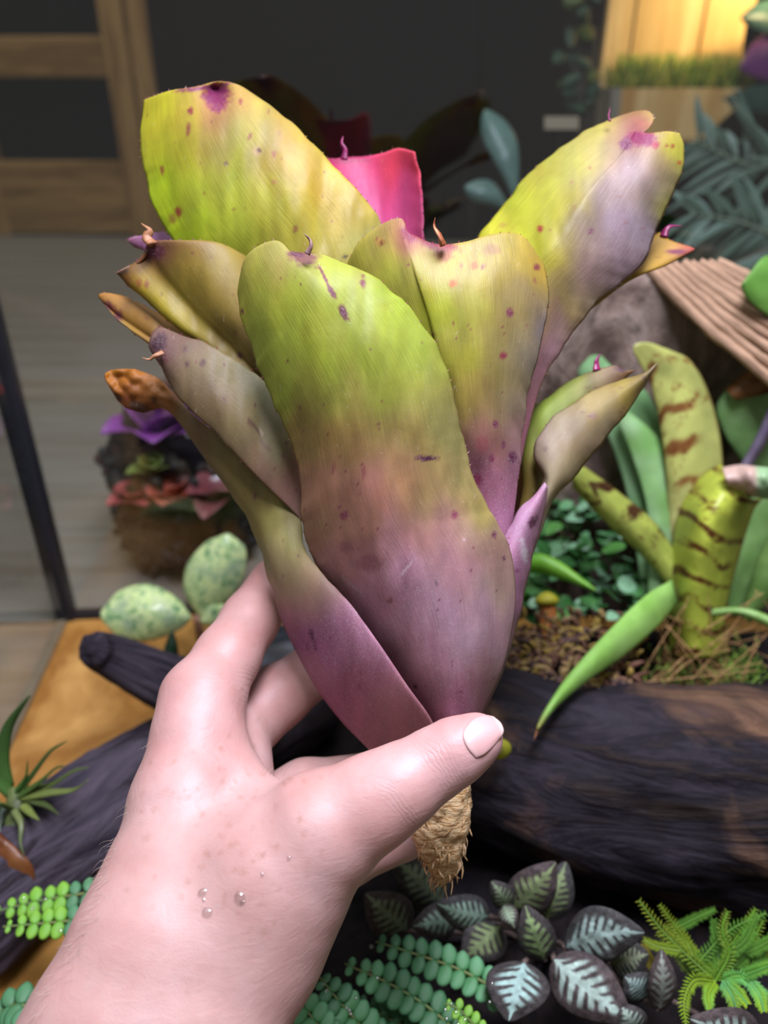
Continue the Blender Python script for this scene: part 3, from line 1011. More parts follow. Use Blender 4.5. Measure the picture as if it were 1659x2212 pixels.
def frond(plant, pts, n, plen, kinds, tilt=.4):
    pts = [(x, y, d * (.845 if plant.name == 'button_fern' else .97)) for x, y, d in pts]
    p = crom(np.array([P(*q) for q in pts]), 60)
    V, Fc, uv = tube_vf(p, np.linspace(.0009, .0004, 60), 6)
    fo = obj('frond', mesh('frond', V, Fc, uv), RACH, plant)
    T = np.gradient(p, axis=0)
    T /= np.linalg.norm(T, axis=1)[:, None]
    for k in range(n):
        f = (k + .5) / n
        i = int(f * 59)
        t = T[i]
        toc = CAM - p[i]
        toc /= np.linalg.norm(toc)
        nrm = .5 * toc + .5 * np.array([0, 0, 1.0])
        sd = np.cross(nrm, t)
        sd /= np.linalg.norm(sd)
        L_ = px(plen * 1.2, pts[0][2]) * (1.0 if f < .7 else 1 - .65 * (f - .7) / .3) * RNG.uniform(.9, 1.08)
        for s in (1, -1):
            d = sd * s + t * .22
            d /= np.linalg.norm(d)
            up = np.cross(d, np.cross(nrm, d))
            up = up - d * (up @ d)
            up /= np.linalg.norm(up)
            up = up + RNG.normal(0, .12, 3)
            up = up - d * (up @ d)
            up /= np.linalg.norm(up)
            yv = np.cross(up, d)
            kk = kinds[min(len(kinds) - 1, int(f * len(kinds)))]
            o = bpy.data.objects.new('leaflet', PIN[kk])
            COL.objects.link(o)
            o.parent = fo
            M = Matrix(((d[0] * L_, yv[0] * L_, up[0] * L_, p[i][0]), (d[1] * L_, yv[1] * L_, up[1] * L_, p[i][1]), (d[2] * L_, yv[2] * L_, up[2] * L_, p[i][2]), (0, 0, 0, 1)))
            o.matrix_parent_inverse = Matrix.Translation(-Vector(plant.location))
            o.matrix_basis = Matrix.Translation(Vector(plant.location)) @ M
    return fo


FA = thing('button_fern', 'button fern with paired round leaflets spreading beside the silver-veined plant', 'fern', tuple(on_z(1000, 2260, .0)))
frond(FA, [(1090, 2150, .322), (1000, 2098, .326), (900, 2062, .330), (812, 2034, .334)], 10, 34, ['mid', 'mid', 'dark', 'dark'])
frond(FA, [(1020, 2260, .312), (930, 2180, .318), (850, 2130, .322), (745, 2082, .326)], 11, 36, ['dark', 'dark', 'dark', 'mid'])
frond(FA, [(850, 2300, .306), (790, 2230, .310), (730, 2160, .314), (690, 2110, .316)], 9, 38, ['dark', 'mid', 'dark'])
frond(FA, [(960, 2290, .318), (890, 2230, .322), (820, 2190, .326), (770, 2160, .33)], 8, 34, ['dark'])
frond(FA, [(1060, 2250, .304), (1020, 2210, .304), (990, 2180, .304), (960, 2168, .304)], 6, 20, ['lime'])
frond(FA, [(760, 2290, .300), (700, 2230, .304), (660, 2180, .308), (640, 2150, .31)], 7, 36, ['dark', 'mid'])
FB = thing('button_fern', 'button fern with lime frond tips resting against the grey driftwood log', 'fern', tuple(on_z(180, 2080, .0)))
frond(FB, [(290, 1915, .296), (200, 1928, .298), (90, 1945, .300), (-20, 1972, .302)], 11, 27, ['dark', 'dark', 'lime', 'lime'])
frond(FB, [(280, 1972, .292), (190, 1985, .292), (90, 1995, .292), (6, 2002, .292)], 10, 27, ['dark', 'dark', 'lime', 'lime'])
frond(FB, [(140, 2230, .282), (80, 2190, .284), (40, 2170, .286), (-10, 2190, .288)], 7, 40, ['dark', 'dark'])
dm = None
for k, (x, y, d) in enumerate([(1063, 2124, .312), (1058, 2164, .310), (975, 2168, .300), (962, 2180, .300), (985, 2186, .300), (965, 2200, .299), (1005, 2202, .299), (768, 2156, .312), (755, 2182, .306), (748, 2178, .306), (758, 2190, .306),
                               (802, 2045, .330), (52, 1940, .294), (98, 1942, .294), (70, 1962, .294), (132, 2010, .288), (815, 2112, .322), (800, 2096, .324), (700, 2125, .31), (705, 2140, .31), (990, 2212, .299)]):
    V, Fq = ball(np.zeros(3), 1.0, (1, 1, .8))
    if dm is None:
        dm = mesh('water_bead', V, Fq)
        dm.materials.append(WATERM)
    o = obj('water_bead', dm)
    d = d * (.83 if x > 500 else .96)
    o.location = P(x, y, d)
    s_ = px(4.6, d)
    o.scale = (s_, s_, s_)
    if x > 500:
        tag(o, 'tiny bright water bead on the fern beside the silver-veined plant', 'droplet', 'water beads on the fern by the silver-veined plant')
    else:
        tag(o, 'tiny bright water bead on the lime fern tips by the grey log', 'droplet', 'water beads on the fern by the grey log')

# ------------------------------------------------------------------ spikemoss at the lower right
SM = thing('spikemoss', 'yellow-green spikemoss with bristly branching fronds under the log', 'plant', tuple(on_z(1560, 2120, .0)))


def sprig(pts, wpx, c1, c2):
    p = crom(np.array([P(x, y, d * .845) for x, y, d in pts]), 70)
    T = np.gradient(p, axis=0)
    T /= np.linalg.norm(T, axis=1)[:, None]
    mb = MB()
    V, Fc, uv = tube_vf(p, px(2.2, .27), 5)
    mb.add(V, Fc, uv, lin(c1))
    for k in range(2, 70, 3):
        f = k / 69
        toc = CAM - p[k]
        toc /= np.linalg.norm(toc)
        sd = np.cross(toc, T[k])
        sd /= np.linalg.norm(sd)
        c = lin(hx(c1) * (1 - f) + hx(c2) * f)
        for s in (-1, 1):
            L_ = px(wpx * 1.15, .27) * (1 - .5 * f ** 3) * RNG.uniform(.85, 1.15)
            a = p[k]
            e = a + L_ * (sd * s + .55 * T[k] + .15 * toc)
            w_ = T[k] * L_ * .17
            h_ = toc * L_ * .1
            m_ = a + (e - a) * .45
            mb.add([a - w_ * .5, m_ - w_, e, m_ + w_, m_ + h_ * 1.6], [[0, 1, 4], [1, 2, 4], [2, 3, 4], [3, 0, 4], [0, 3, 2, 1]], None, c)
    return obj('frond', mb.mesh('frond', False), SMM, SM)


SMM = vmat('spikemoss', .6, .3, .25, 200, .2, 0)
sprigs = [([(1545, 2120, .318), (1500, 2118, .314), (1478, 2160, .310), (1482, 2215, .306)], 14, '86a82c', 'a8d03a'), ([(1545, 2120, .318), (1530, 2150, .312), (1535, 2185, .308)], 13, '90b82c', '98d060'),
          ([(1545, 2120, .318), (1575, 2060, .320), (1560, 2010, .322), (1572, 1968, .324)], 15, '6a9c2c', '8aa03c'), ([(1575, 2060, .320), (1610, 2030, .320), (1635, 1975, .322)], 13, '5c8c34', '6aa83c'),
          ([(1545, 2120, .318), (1480, 2060, .324), (1430, 2010, .328), (1380, 1945, .332)], 15, '6a9030', 'a0a834'), ([(1470, 2055, .324), (1420, 2045, .326), (1390, 2030, .328)], 12, '7a9a2c', '96a830'),
          ([(1560, 2120, .314), (1600, 2110, .310), (1640, 2140, .306), (1665, 2150, .304)], 14, '70b850', '88d488'), ([(1560, 2120, .314), (1590, 2140, .308), (1615, 2170, .304)], 14, '70b860', 'b0d038'),
          ([(1560, 2120, .312), (1580, 2150, .306), (1592, 2190, .304)], 14, '70b870', 'a8c838'), ([(1600, 2110, .310), (1640, 2095, .308), (1680, 2080, .308)], 13, '5c9a40', '80b840'),
          ([(1620, 2120, .308), (1640, 2150, .304), (1650, 2185, .302)], 14, '78c070', 'b0d83c'), ([(1450, 2010, .334), (1500, 1985, .336), (1545, 1965, .338)], 12, '5c8c34', '6aa03c'),
          ([(1610, 2060, .324), (1650, 2040, .324), (1690, 2010, .326)], 13, '5c8c34', '6aa83c'), ([(1420, 2100, .330), (1400, 2070, .332), (1390, 2040, .334)], 12, '7a7028', 'a09434')]
rs = np.random.default_rng(77)
for k in range(12):
    ex, ey = rs.uniform(1400, 1690), rs.uniform(1950, 2090)
    bx_, by_ = 1560 + rs.normal(0, 30), 2110 + rs.normal(0, 12)
    sprigs.append(([(bx_, by_, .322), ((bx_ + ex) / 2 + rs.normal(0, 14), (by_ + ey) / 2 + rs.normal(0, 14), .328), (ex, ey, .330)], 14, *[('5c8c34', '6aa83c'), ('6a9c2c', '8aa03c'), ('7a9a2c', '96a830')][k % 3]))
for s_ in sprigs:
    sprig(*s_)

# ------------------------------------------------------------------ left side of the tank
MARB = NT('marbled_leaf')
vv_ = MARB.coord('Object')
f_ = MARB.noise(vv_, 190, 4, .6, .8)
g_ = MARB.noise(vv_, 60, 3, .6)
c_ = MARB.ramp(f_, [(.33, '5c8a64'), (.44, 'a4c884'), (.54, 'd8e8a8'), (.68, 'b8d878')])
c_ = MARB.mix(MARB.ramp(g_, [(.5, 0.0), (.7, .5)]), c_, tuple(lin('8aa494')) + (1,))
MARB.base(c_)
MARB.set(Roughness=.25, Specular_IOR_Level=.5)
MARB.translucent(c_, .25)
MP = thing('marbled_plant', 'round-leaved plant marbled cream and green above the driftwood branch', 'plant', tuple(P(425, 1400, .46)))
gleaf('leaf', [(412, 1330), (380, 1290), (320, 1262), (260, 1275), (228, 1308)], [(414, 1336), (385, 1362), (320, 1384), (258, 1375), (222, 1342)], [(0, [.452, .450, .452]), (.5, [.452, .440, .446]), (1, [.450, .445, .444])], flat('9ab870'), MARB.m, MP,
      top=[(228, 1308), (217, 1325), (222, 1342)], nu=24, nv=40)
gleaf('leaf', [(428, 1332), (398, 1280), (402, 1225), (440, 1175), (480, 1156)], [(440, 1334), (500, 1290), (528, 1240), (530, 1185), (500, 1156)], [(0, [.458, .456, .458]), (.5, [.456, .448, .458]), (1, [.456, .452, .456])], flat('9ab870'), MARB.m, MP,
      top=[(480, 1156), (490, 1152), (500, 1156)], nu=24, nv=40)
gleaf('leaf', [(432, 1340), (450, 1310), (480, 1305)], [(440, 1350), (480, 1350), (510, 1320)], [(0, [.448, .446, .448]), (1, [.444, .442, .444])], flat('9ab870'), MARB.m, MP, nu=16, nv=20)
V, Fc, uv = tube_vf(crom([on_z(440, 1420, .0), P(432, 1370, .462), P(425, 1332, .455)], 14), px(9, .45), 10)
obj('stem', mesh('stem', V, Fc, uv), pmat('brown_stem', ['7a5a44', '94705a'], 50), MP)
DG = thing('dark_sprout', 'small dark green upright leaf standing against the driftwood branch', 'plant', tuple(P(368, 1460, .42)))
sleaf('leaf', (366, 1465, .416), (372, 1362, .412), 17, flat('1f3c28', '2c5034'), PLANTL, DG, arch=.004)
sleaf('leaf', (352, 1470, .412), (345, 1410, .408), 12, flat('1f3c28', '2c5034'), PLANTL, DG, arch=.004)
sleaf('leaf', (380, 1470, .418), (398, 1415, .416), 12, flat('24442c', '2c5034'), PLANTL, DG, arch=.004)

AP = thing('air_plant', 'spiky green air plant perched on the grey driftwood log', 'plant', tuple(on_z(40, 1790, .05)))
blades = [([(12, 1700, .372), (4, 1640, .37), (18, 1570, .366), (64, 1502, .36)], 14, '4c7434', '3a5c2c'), ([(50, 1710, .37), (110, 1695, .364), (160, 1665, .36), (192, 1658, .356)], 9, '7c9050', '5a7038'),
          ([(50, 1720, .368), (110, 1712, .36), (160, 1706, .356), (192, 1684, .352)], 11, '86984c', '708048'), ([(40, 1715, .37), (80, 1660, .366), (110, 1622, .362), (146, 1600, .358)], 9, '4a6a30', '3c5a2c'),
          ([(40, 1720, .368), (85, 1690, .362), (120, 1660, .358), (140, 1655, .354)], 9, '5a7838', '4a6430'), ([(20, 1710, .37), (-20, 1680, .366), (-60, 1660, .362)], 12, '4c7434', '3c5c2c'),
          ([(50, 1740, .364), (70, 1760, .356), (85, 1772, .35)], 8, '86984c', '7a8848'), ([(20, 1745, .362), (0, 1735, .354), (-30, 1738, .35)], 9, '74884c', '607038'), ([(30, 1750, .36), (45, 1780, .354), (44, 1820, .35), (52, 1850, .348)], 6, '7a8850', '5a6a40'),
          ([(60, 1725, .366), (100, 1740, .358), (128, 1760, .352)], 8, '5c6c3c', '4a5830'), ([(30, 1715, .37), (55, 1680, .366), (60, 1640, .362)], 9, '406a2c', '4c7a34'), ([(10, 1740, .366), (-5, 1790, .36), (10, 1830, .356)], 10, '2c4028', '3a5030')]
for k, (q_, wd, c1, c2) in enumerate(blades):
    q_ = [(x, y, d * .87) for x, y, d in q_]
    p = crom(np.array([P(*t) for t in q_]), 24)
    tv = np.linspace(0, 1, 24)
    V, Fc, uv = tube_vf(p, px(wd * 1.3, .318) * (1 - .9 * tv ** 1.6), 8, squash=.45)
    cc = np.repeat(lin(hx(c1)[None] * (1 - tv[:, None]) + hx(c2)[None] * tv[:, None]), 8, 0)
    obj('blade', mesh('blade', V, Fc, uv, cc), PLANTL, AP)
V, Fc, uv = tube_vf(crom([on_z(40, 1800, .055), P(38, 1750, .320), P(36, 1705, .324)], 14), px(1, .365) * np.linspace(28, 18, 14), 12, rough=.25, nscale=(2, 200))
obj('crown', mesh('crown', V, Fc, uv), pmat('air_plant_crown', ['3a4a24', '566434', '2a3020'], 90), AP)

DL = thing('dry_leaf', 'orange-brown dry leaf propped below the grey driftwood log', 'leaf', tuple(P(20, 2010, .306)))
gleaf('blade', [(-90, 2060), (-80, 1930), (-60, 1820), (-30, 1785)], [(20, 2080), (40, 1980), (74, 1880), (-10, 1790)], [(0, [.306, .303, .306]), (.5, [.307, .303, .306]), (1, [.308, .306, .308])], flat('6e3c1c', '8a5a30', 40, 7), PLANTL, DL, wob=.002)

# ------------------------------------------------------------------ planter on the floor behind the glass
pc = on_z(400, 1245, 0.0)
pc = pc + np.array([0, .045, 0])
uu_ = np.linalg.norm(pc - CAM) / FPX
pot = thing('planter_pot', 'dark speckled pot of bark mix on the plank floor behind the glass', 'pot', tuple(pc))
hs = np.linspace(0, 1, 20)
V, Fc, uv = tube_vf(np.stack([0 * hs, 0 * hs, .004 + hs * .082], -1) + pc, curve1([0, .1, .6, 1], np.array([.044, .052, .062, .060]), hs), 40, rough=.06, nscale=(5, 200))
obj('body', mesh('body', V, Fc, uv), pmat('speckled_pot', ['0c0c0d', '181718', '2c2a2a', '100f10'], 140, rough=.5, bump=.5), pot)
mb = MB()
for k in range(170):
    a, r = RNG.uniform(0, 6.28), .064 * math.sqrt(RNG.random())
    zz = .084 + .075 * (1 - (r / .066) ** 2) + RNG.normal(0, .004)
    c = pc + np.array([r * math.cos(a), r * math.sin(a), zz])
    dv = RNG.normal(0, 1, 3)
    dv /= np.linalg.norm(dv)
    L_ = RNG.uniform(.006, .013)
    V, Fc, uv = tube_vf(crom([c - dv * L_, c, c + dv * L_], 5), L_ * .55 * np.array([.4, .9, 1, .9, .4]), 6, rough=.4, nscale=(2, 300), seed=k)
    mb.add(V, Fc, uv, lin(['1c1816', '2c2620', '4a3a30', '5c3a34', '242018', '3a3024'][k % 6]))
for k in range(260):
    a, zz = RNG.uniform(0, 6.28), RNG.uniform(.006, .09)
    r = .060 + .004 * RNG.random() - .012 * max(0, .03 - zz) / .03
    c = pc + np.array([r * math.cos(a), r * math.sin(a), zz])
    dv = RNG.normal(0, 1, 3)
    dv /= np.linalg.norm(dv)
    L_ = RNG.uniform(.004, .009)
    V, Fc, uv = tube_vf(crom([c - dv * L_, c, c + dv * L_], 5), L_ * .55 * np.array([.4, .9, 1, .9, .4]), 6, rough=.4, nscale=(2, 300), seed=k)
    mb.add(V, Fc, uv, lin(['121214', '201f20', '302e2e', '232124', '464240', '181718'][k % 6]))
bk = obj('bark_mix', mb.mesh('bark_mix'), vmat('bark_mix', .6, .4, 0, 200, .4, .4), pot)
bk['kind'] = 'stuff'


def rosette(name, label, x, y, Yoff, n, L_, W_, c1, c2, tilt=.6, seed=0, glossy=True):
    c = on_y(x, y, pc[1] + Yoff)
    ro = thing(name, label, 'plant', tuple(c))
    rs = np.random.default_rng(seed)
    for k in range(n):
        a = 6.28 * k / n + rs.uniform(-.25, .25)
        el = tilt + rs.uniform(-.2, .25) + (.5 if k % 2 else 0)
        out = np.array([math.cos(a), math.sin(a), 0])
        tv = np.linspace(0, 1, 18)
        cen = c + out[None] * (L_ * np.cos(el) * tv)[:, None] + np.array([0, 0, 1.0])[None] * (L_ * (np.sin(el) * tv - .35 * tv ** 2.2))[:, None]
        sd = np.array([-math.sin(a), math.cos(a), 0])
        wv = W_ * np.sin(np.pi * (tv * .8 + .18)) ** .8
        u = np.linspace(-1, 1, 9)
        G = cen[:, None] + sd * (wv[:, None] * u)[..., None] + np.array([0, 0, 1.0]) * (.35 * wv[:, None] * u ** 2)[..., None]
        Vt, Fc, uv = shell_vf(G, .0012)
        t = np.repeat(tv, 9)[:, None]
        cc = lin(hx(c1) * (1 - t) + hx(c2) * t)
        obj('leaf', mesh('leaf', Vt, Fc, uv, np.vstack([cc, cc])), GLOSSL, ro)
    return ro


GLOSSL = vmat('glossy_leaf', rough=.22, spec=.55, trans=.2, nscale=80, namp=.25, bump=.15)
rosette('small_bromeliad', 'glossy purple small rosette on top of the dark bark mix', 345, 948, -.03, 10, .056, .020, '7c3488', 'a458b0', .6, 3)
rosette('small_bromeliad', 'glossy red small rosette at the pot rim nearest the wooden planks', 296, 1085, -.060, 7, .028, .011, '9a3c3c', 'c86060', .5, 4)
rosette('small_bromeliad', 'dull red small rosette in the middle of the dark bark mix', 375, 1085, -.064, 8, .034, .013, 'a84838', 'd07060', .5, 5)
rosette('small_bromeliad', 'small green rosette between the purple and red ones', 330, 1022, -.056, 7, .024, .009, '6c7a34', '9aa858', .7, 6)
rosette('small_bromeliad', 'maroon small rosette beside the dull red one', 470, 1080, -.06, 8, .036, .013, '7a3c44', 'a05c60', .4, 7)
rosette('red_bromeliad', 'scarlet-leaved rosette rising behind the purple one', 405, 915, .03, 8, .062, .018, 'd02c3c', 'f05868', .9, 8)

# ------------------------------------------------------------------ beyond the glass at the right
PD = .86
board = thing('wooden_planter', 'pale pine wall planter with a moss-filled pocket under a warm lamp', 'planter', tuple(P(1440, 290, PD)))
PINE = pmat('pale_pine', ['d8b070', 'c49a58', 'e0bc80', 'b88a4a'], 1.4, stretch=(20, 20, 1.5), rough=.5, bump=.12)
yb = P(1440, 150, PD)[1]
sp_ = P(1441, 150, PD)[0] - P(1440, 150, PD)[0]
x0 = P(1440, 150, PD)[0]
z0 = on_y(1440, 280, yb)[2]


def pl(name, pxs, zs, y0, y1, m, bev=.0015):
    """Upright board from a side profile: pxs = (left, right) pixel columns per height in zs."""
    n = len(zs)
    V = []
    for yy in (y0, y1):
        for (a, b), z in zip(pxs, zs):
            V += [[x0 + (a - 1440) * sp_, yy, z], [x0 + (b - 1440) * sp_, yy, z]]
    Fc = []
    for i in range(n - 1):
        a = 2 * i
        Fc += [[a, a + 1, a + 3, a + 2], [a + 2 + 2 * n, a + 3 + 2 * n, a + 1 + 2 * n, a + 2 * n], [a, a + 2, a + 2 + 2 * n, a + 2 * n], [a + 1 + 2 * n, a + 3 + 2 * n, a + 3, a + 1]]
    Fc += [[0, 2 * n, 2 * n + 1, 1], [2 * n - 2, 2 * n - 1, 4 * n - 1, 4 * n - 2]]
    return obj(name, mesh(name, V, Fc, smooth=False), m, board)


H = lambda py: on_y(1440, py, yb)[2]
zz = [H(220), H(150), H(100), H(60), H(20), H(-40), H(-160)]
pl('board', [(1300, 1353)] * 7, zz, yb, yb + .016, PINE)
pl('board', [(1359, 1498)] * 7, zz, yb, yb + .016, PINE)
pl('board', [(1505, 1606), (1505, 1604), (1505, 1594), (1505, 1592), (1505, 1600), (1505, 1612), (1505, 1640)], zz, yb, yb + .016, PINE)
pl('pocket_front', [(1322, 1500), (1318, 1560), (1316, 1584)], [H(292), H(225), H(188)], yb - .075, yb - .062, PINE)
pl('pocket_side', [(1300, 1320), (1298, 1318), (1296, 1316)], [H(292), H(225), H(188)], yb - .075, yb, pmat('grey_pine', ['7a7468', '90897a'], 3, stretch=(18, 18, 1.5)))
pl('pocket_base', [(1300, 1500), (1300, 1500)], [H(296), H(290)], yb - .075, yb, PINE)
V, Fc = box_vf((x0 + (1380 - 1440) * sp_, yb + .016, 0), (x0 + (1420 - 1440) * sp_, yb + .05, H(-160)))
obj('support_post', mesh('support_post', V, Fc, smooth=False), DARKP, board)
mb = MB()
for k in range(900):
    a = np.array([x0 + (RNG.uniform(1318, 1590) - 1440) * sp_, RNG.uniform(yb - .06, yb - .002), H(188) - .004])
    b = a + np.array([RNG.normal(0, .008), RNG.normal(-.004, .008), RNG.uniform(.012, .046)])
    V, Fc, uv = tube_vf(crom([a, (a + b) / 2 + RNG.normal(0, .003, 3), b], 4), np.array([.0016, .0014, .001, .0003]), 4)
    mb.add(V, Fc, uv, lin(['a4bc40', 'c8d058', '7c9c34', 'e0d868', '5c7c28', 'd4c860'][k % 6]))
tag(obj('planter_moss', mb.mesh('planter_moss'), vmat('planter_moss', .75, .2, .25, 100, .3, 0)), 'shaggy yellow-green moss filling the pine planter pocket', 'moss', kind='stuff')
lp = bpy.data.lights.new('warm_spot_offscreen', 'SPOT')
lp.energy = 4.2
lp.color = (1.0, .74, .36)
lp.spot_size = 1.5
lp.spot_blend = .8
lp.shadow_soft_size = .02
lo_ = bpy.data.objects.new('warm_spot_offscreen', lp)
COL.objects.link(lo_)
lo_.location = (x0 + 200 * sp_, yb - .13, H(-120))
lo_.rotation_euler = (Vector((x0 + 90 * sp_, yb, H(0))) - lo_.location).to_track_quat('-Z', 'Y').to_euler()

# palm fronds behind the glass
PM = thing('palm', 'dusky grey-green feathery palm beyond the glass under the pine planter', 'palm', tuple(on_y(1800, 700, .80)))


def palm_frond(pts, n, L_, c1, c2):
    p = crom(np.array([P(*q) for q in pts]), 50)
    T = np.gradient(p, axis=0)
    T /= np.linalg.norm(T, axis=1)[:, None]
    V, Fc, uv = tube_vf(p, np.linspace(.003, .001, 50), 6)
    fo = obj('frond', mesh('frond', V, Fc, uv), pmat('palm_rib', ['5a6a58', '6a7a64'], 40, bump=0), PM)
    for k in range(n):
        f = (k + .5) / n
        i = int(f * 49)
        toc = (CAM - p[i]) / np.linalg.norm(CAM - p[i])
        sd = np.cross(toc, T[i])
        sd /= np.linalg.norm(sd)
        for s in (1, -1):
            ll = L_ * (1 - .5 * f) * RNG.uniform(.7, 1.25)
            d = sd * s * RNG.uniform(.5, .95) + T[i] * RNG.uniform(.4, .9) + toc * RNG.normal(0, .25)
            tv = np.linspace(0, 1, 10)
            cen = p[i] + d[None] * (ll * tv)[:, None] + np.array([0, 0, -1.0])[None] * (RNG.uniform(.05, .45) * ll * tv ** 2)[:, None]
            wv = .0034 * np.sin(np.pi * (tv * .9 + .08))
            w_ = np.cross(d, toc)
            w_ /= np.linalg.norm(w_)
            u = np.linspace(-1, 1, 4)
            G = cen[:, None] + w_ * (wv[:, None] * u)[..., None] + toc * (.3 * wv[:, None] * u ** 2)[..., None]
            Vt, Fc, uv = shell_vf(G, .0008)
            c = lin(c1 if k % 2 else c2)
            obj('leaflet', mesh('leaflet', Vt, Fc, uv, np.tile(c, (len(Vt), 1))), PLANTL, fo)


palm_frond([(1800, 330, .62), (1700, 370, .62), (1600, 350, .62), (1500, 300, .63)], 17, .09, '7c9484', '627a6a')
palm_frond([(1820, 560, .60), (1700, 520, .60), (1600, 480, .60), (1490, 460, .61)], 18, .09, '809c8c', '688472')

# purple-leaved plant beside the planter
PP = thing('purple_leaf_plant', 'purple-leaved plant beside the curved edge of the pine planter', 'plant', tuple(on_y(1720, 400, .95)))
gleaf('leaf', [(1740, 190), (1680, 180), (1620, 165), (1596, 150)], [(1740, 60), (1690, 50), (1630, 90), (1598, 140)], [(0, [.80, .79, .80]), (1, [.79, .785, .79])], flat('6a3c78', '8a3a86', 40, 2), PLANTL, PP)
gleaf('leaf', [(1740, 90), (1680, 80), (1620, 60), (1600, 40)], [(1740, 10), (1690, 0), (1640, 5), (1605, 30)], [(0, [.79, .785, .79]), (1, [.78, .775, .78])], flat('3c5c54', '466860', 40, 2), PLANTL, PP)
gleaf('leaf', [(1740, 230), (1670, 250), (1600, 230), (1560, 215)], [(1740, 180), (1680, 180), (1610, 190), (1565, 210)], [(0, [.79, .785, .79]), (1, [.78, .775, .78])], flat('2c5048', '24443c', 40, 2), PLANTL, PP)
V, Fc, uv = tube_vf(crom([on_z(1760, 700, 0) + np.array([.05, .25, 0]), P(1745, 260, .80), P(1740, 100, .80)], 14), .006, 8)
obj('stem', mesh('stem', V, Fc, uv), pmat('purple_stem', ['3a2a3a', '4a3848'], 30), PP)

# leafy bush left of the planter
LB = thing('shade_bush', 'dim bluish-green bush growing against the pine planter side', 'plant', tuple(on_y(1270, 700, .98)))
rs = np.random.default_rng(31)
for k in range(26):
    x, y = rs.uniform(1212, 1300), rs.uniform(-40, 240)
    a = rs.uniform(0, 6.28)
    L_ = rs.uniform(28, 52)
    dd = rs.uniform(.745, .785)
    sleaf('leaf', (x, y, dd), (x + L_ * math.cos(a), y + L_ * math.sin(a), dd - .01), rs.uniform(10, 17), flat(*[('2c4438', '3c5c48'), ('506438', '6a7a34'), ('3c5848', '4c6a54'), ('2c4438', '3c5c48')][k % 4]), PLANTL, LB, nu=8, nv=12, seed=k)
for k in range(5):
    V, Fc, uv = tube_vf(crom([on_z(1260 + 6 * k, 760, 0) + np.array([0, .2, 0]), P(1250 + 6 * k, 300, .80), P(1225 + 15 * k, 60, .79)], 16), .003, 6)
    obj('stem', mesh('stem', V, Fc, uv), pmat('bush_stem', ['2c2620', '3a3228'], 30, bump=0), LB)

# spoon-leaved plant in the dim space behind the glass
SP = thing('spoon_leaf_plant', 'grey-green spoon-leaved plant in the shade behind the pink leaf', 'plant', tuple(on_y(1120, 620, .75)))


def spoon(u, v, x, y):
    return flat('5c7c74', '6a8a80')(u, v, x, y)


for b, t, hw in (((1118, 470, .60), (1048, 236, .58), 34), ((1112, 470, .60), (1004, 402, .58), 27), ((1130, 500, .61), (1180, 420, .60), 20)):
    sleaf('leaf', b, t, hw, spoon, PLANTL, SP, bow=14, arch=.01, shape=2.0, nu=14, nv=30)
V, Fc, uv = tube_vf(crom([on_z(1120, 900, 0) + np.array([0, .1, 0]), P(1120, 620, .61), P(1116, 465, .60)], 14), .003, 8)
obj('stem', mesh('stem', V, Fc, uv), pmat('spoon_stem', ['2c3a34', '3a4a40'], 30), SP)

# small wooden tag
tg = thing('plant_tag', 'small blank pale wooden plant tag on a dark stake behind the glass', 'tag', tuple(on_y(1212, 420, .80)))
Gt = np.array([[P(1176, 280, .66), P(1250, 280, .66)], [P(1176, 252, .66), P(1250, 252, .66)]])
Vt, Fc, uv = shell_vf(np.array([[Gt[0, 0] * (1 - a) + Gt[0, 1] * a for a in np.linspace(0, 1, 6)], [Gt[1, 0] * (1 - a) + Gt[1, 1] * a for a in np.linspace(0, 1, 6)]]), .003)
obj('plate', mesh('plate', Vt, Fc, uv, smooth=False), pmat('tag_wood', ['7c705c', '6a604e'], 20), tg)
V, Fc, uv = tube_vf(crom([on_z(1212, 700, 0) + np.array([0, .1, 0]), P(1212, 270, .665)], 10), .002, 8)
obj('stake', mesh('stake', V, Fc, uv), BLACKM, tg)
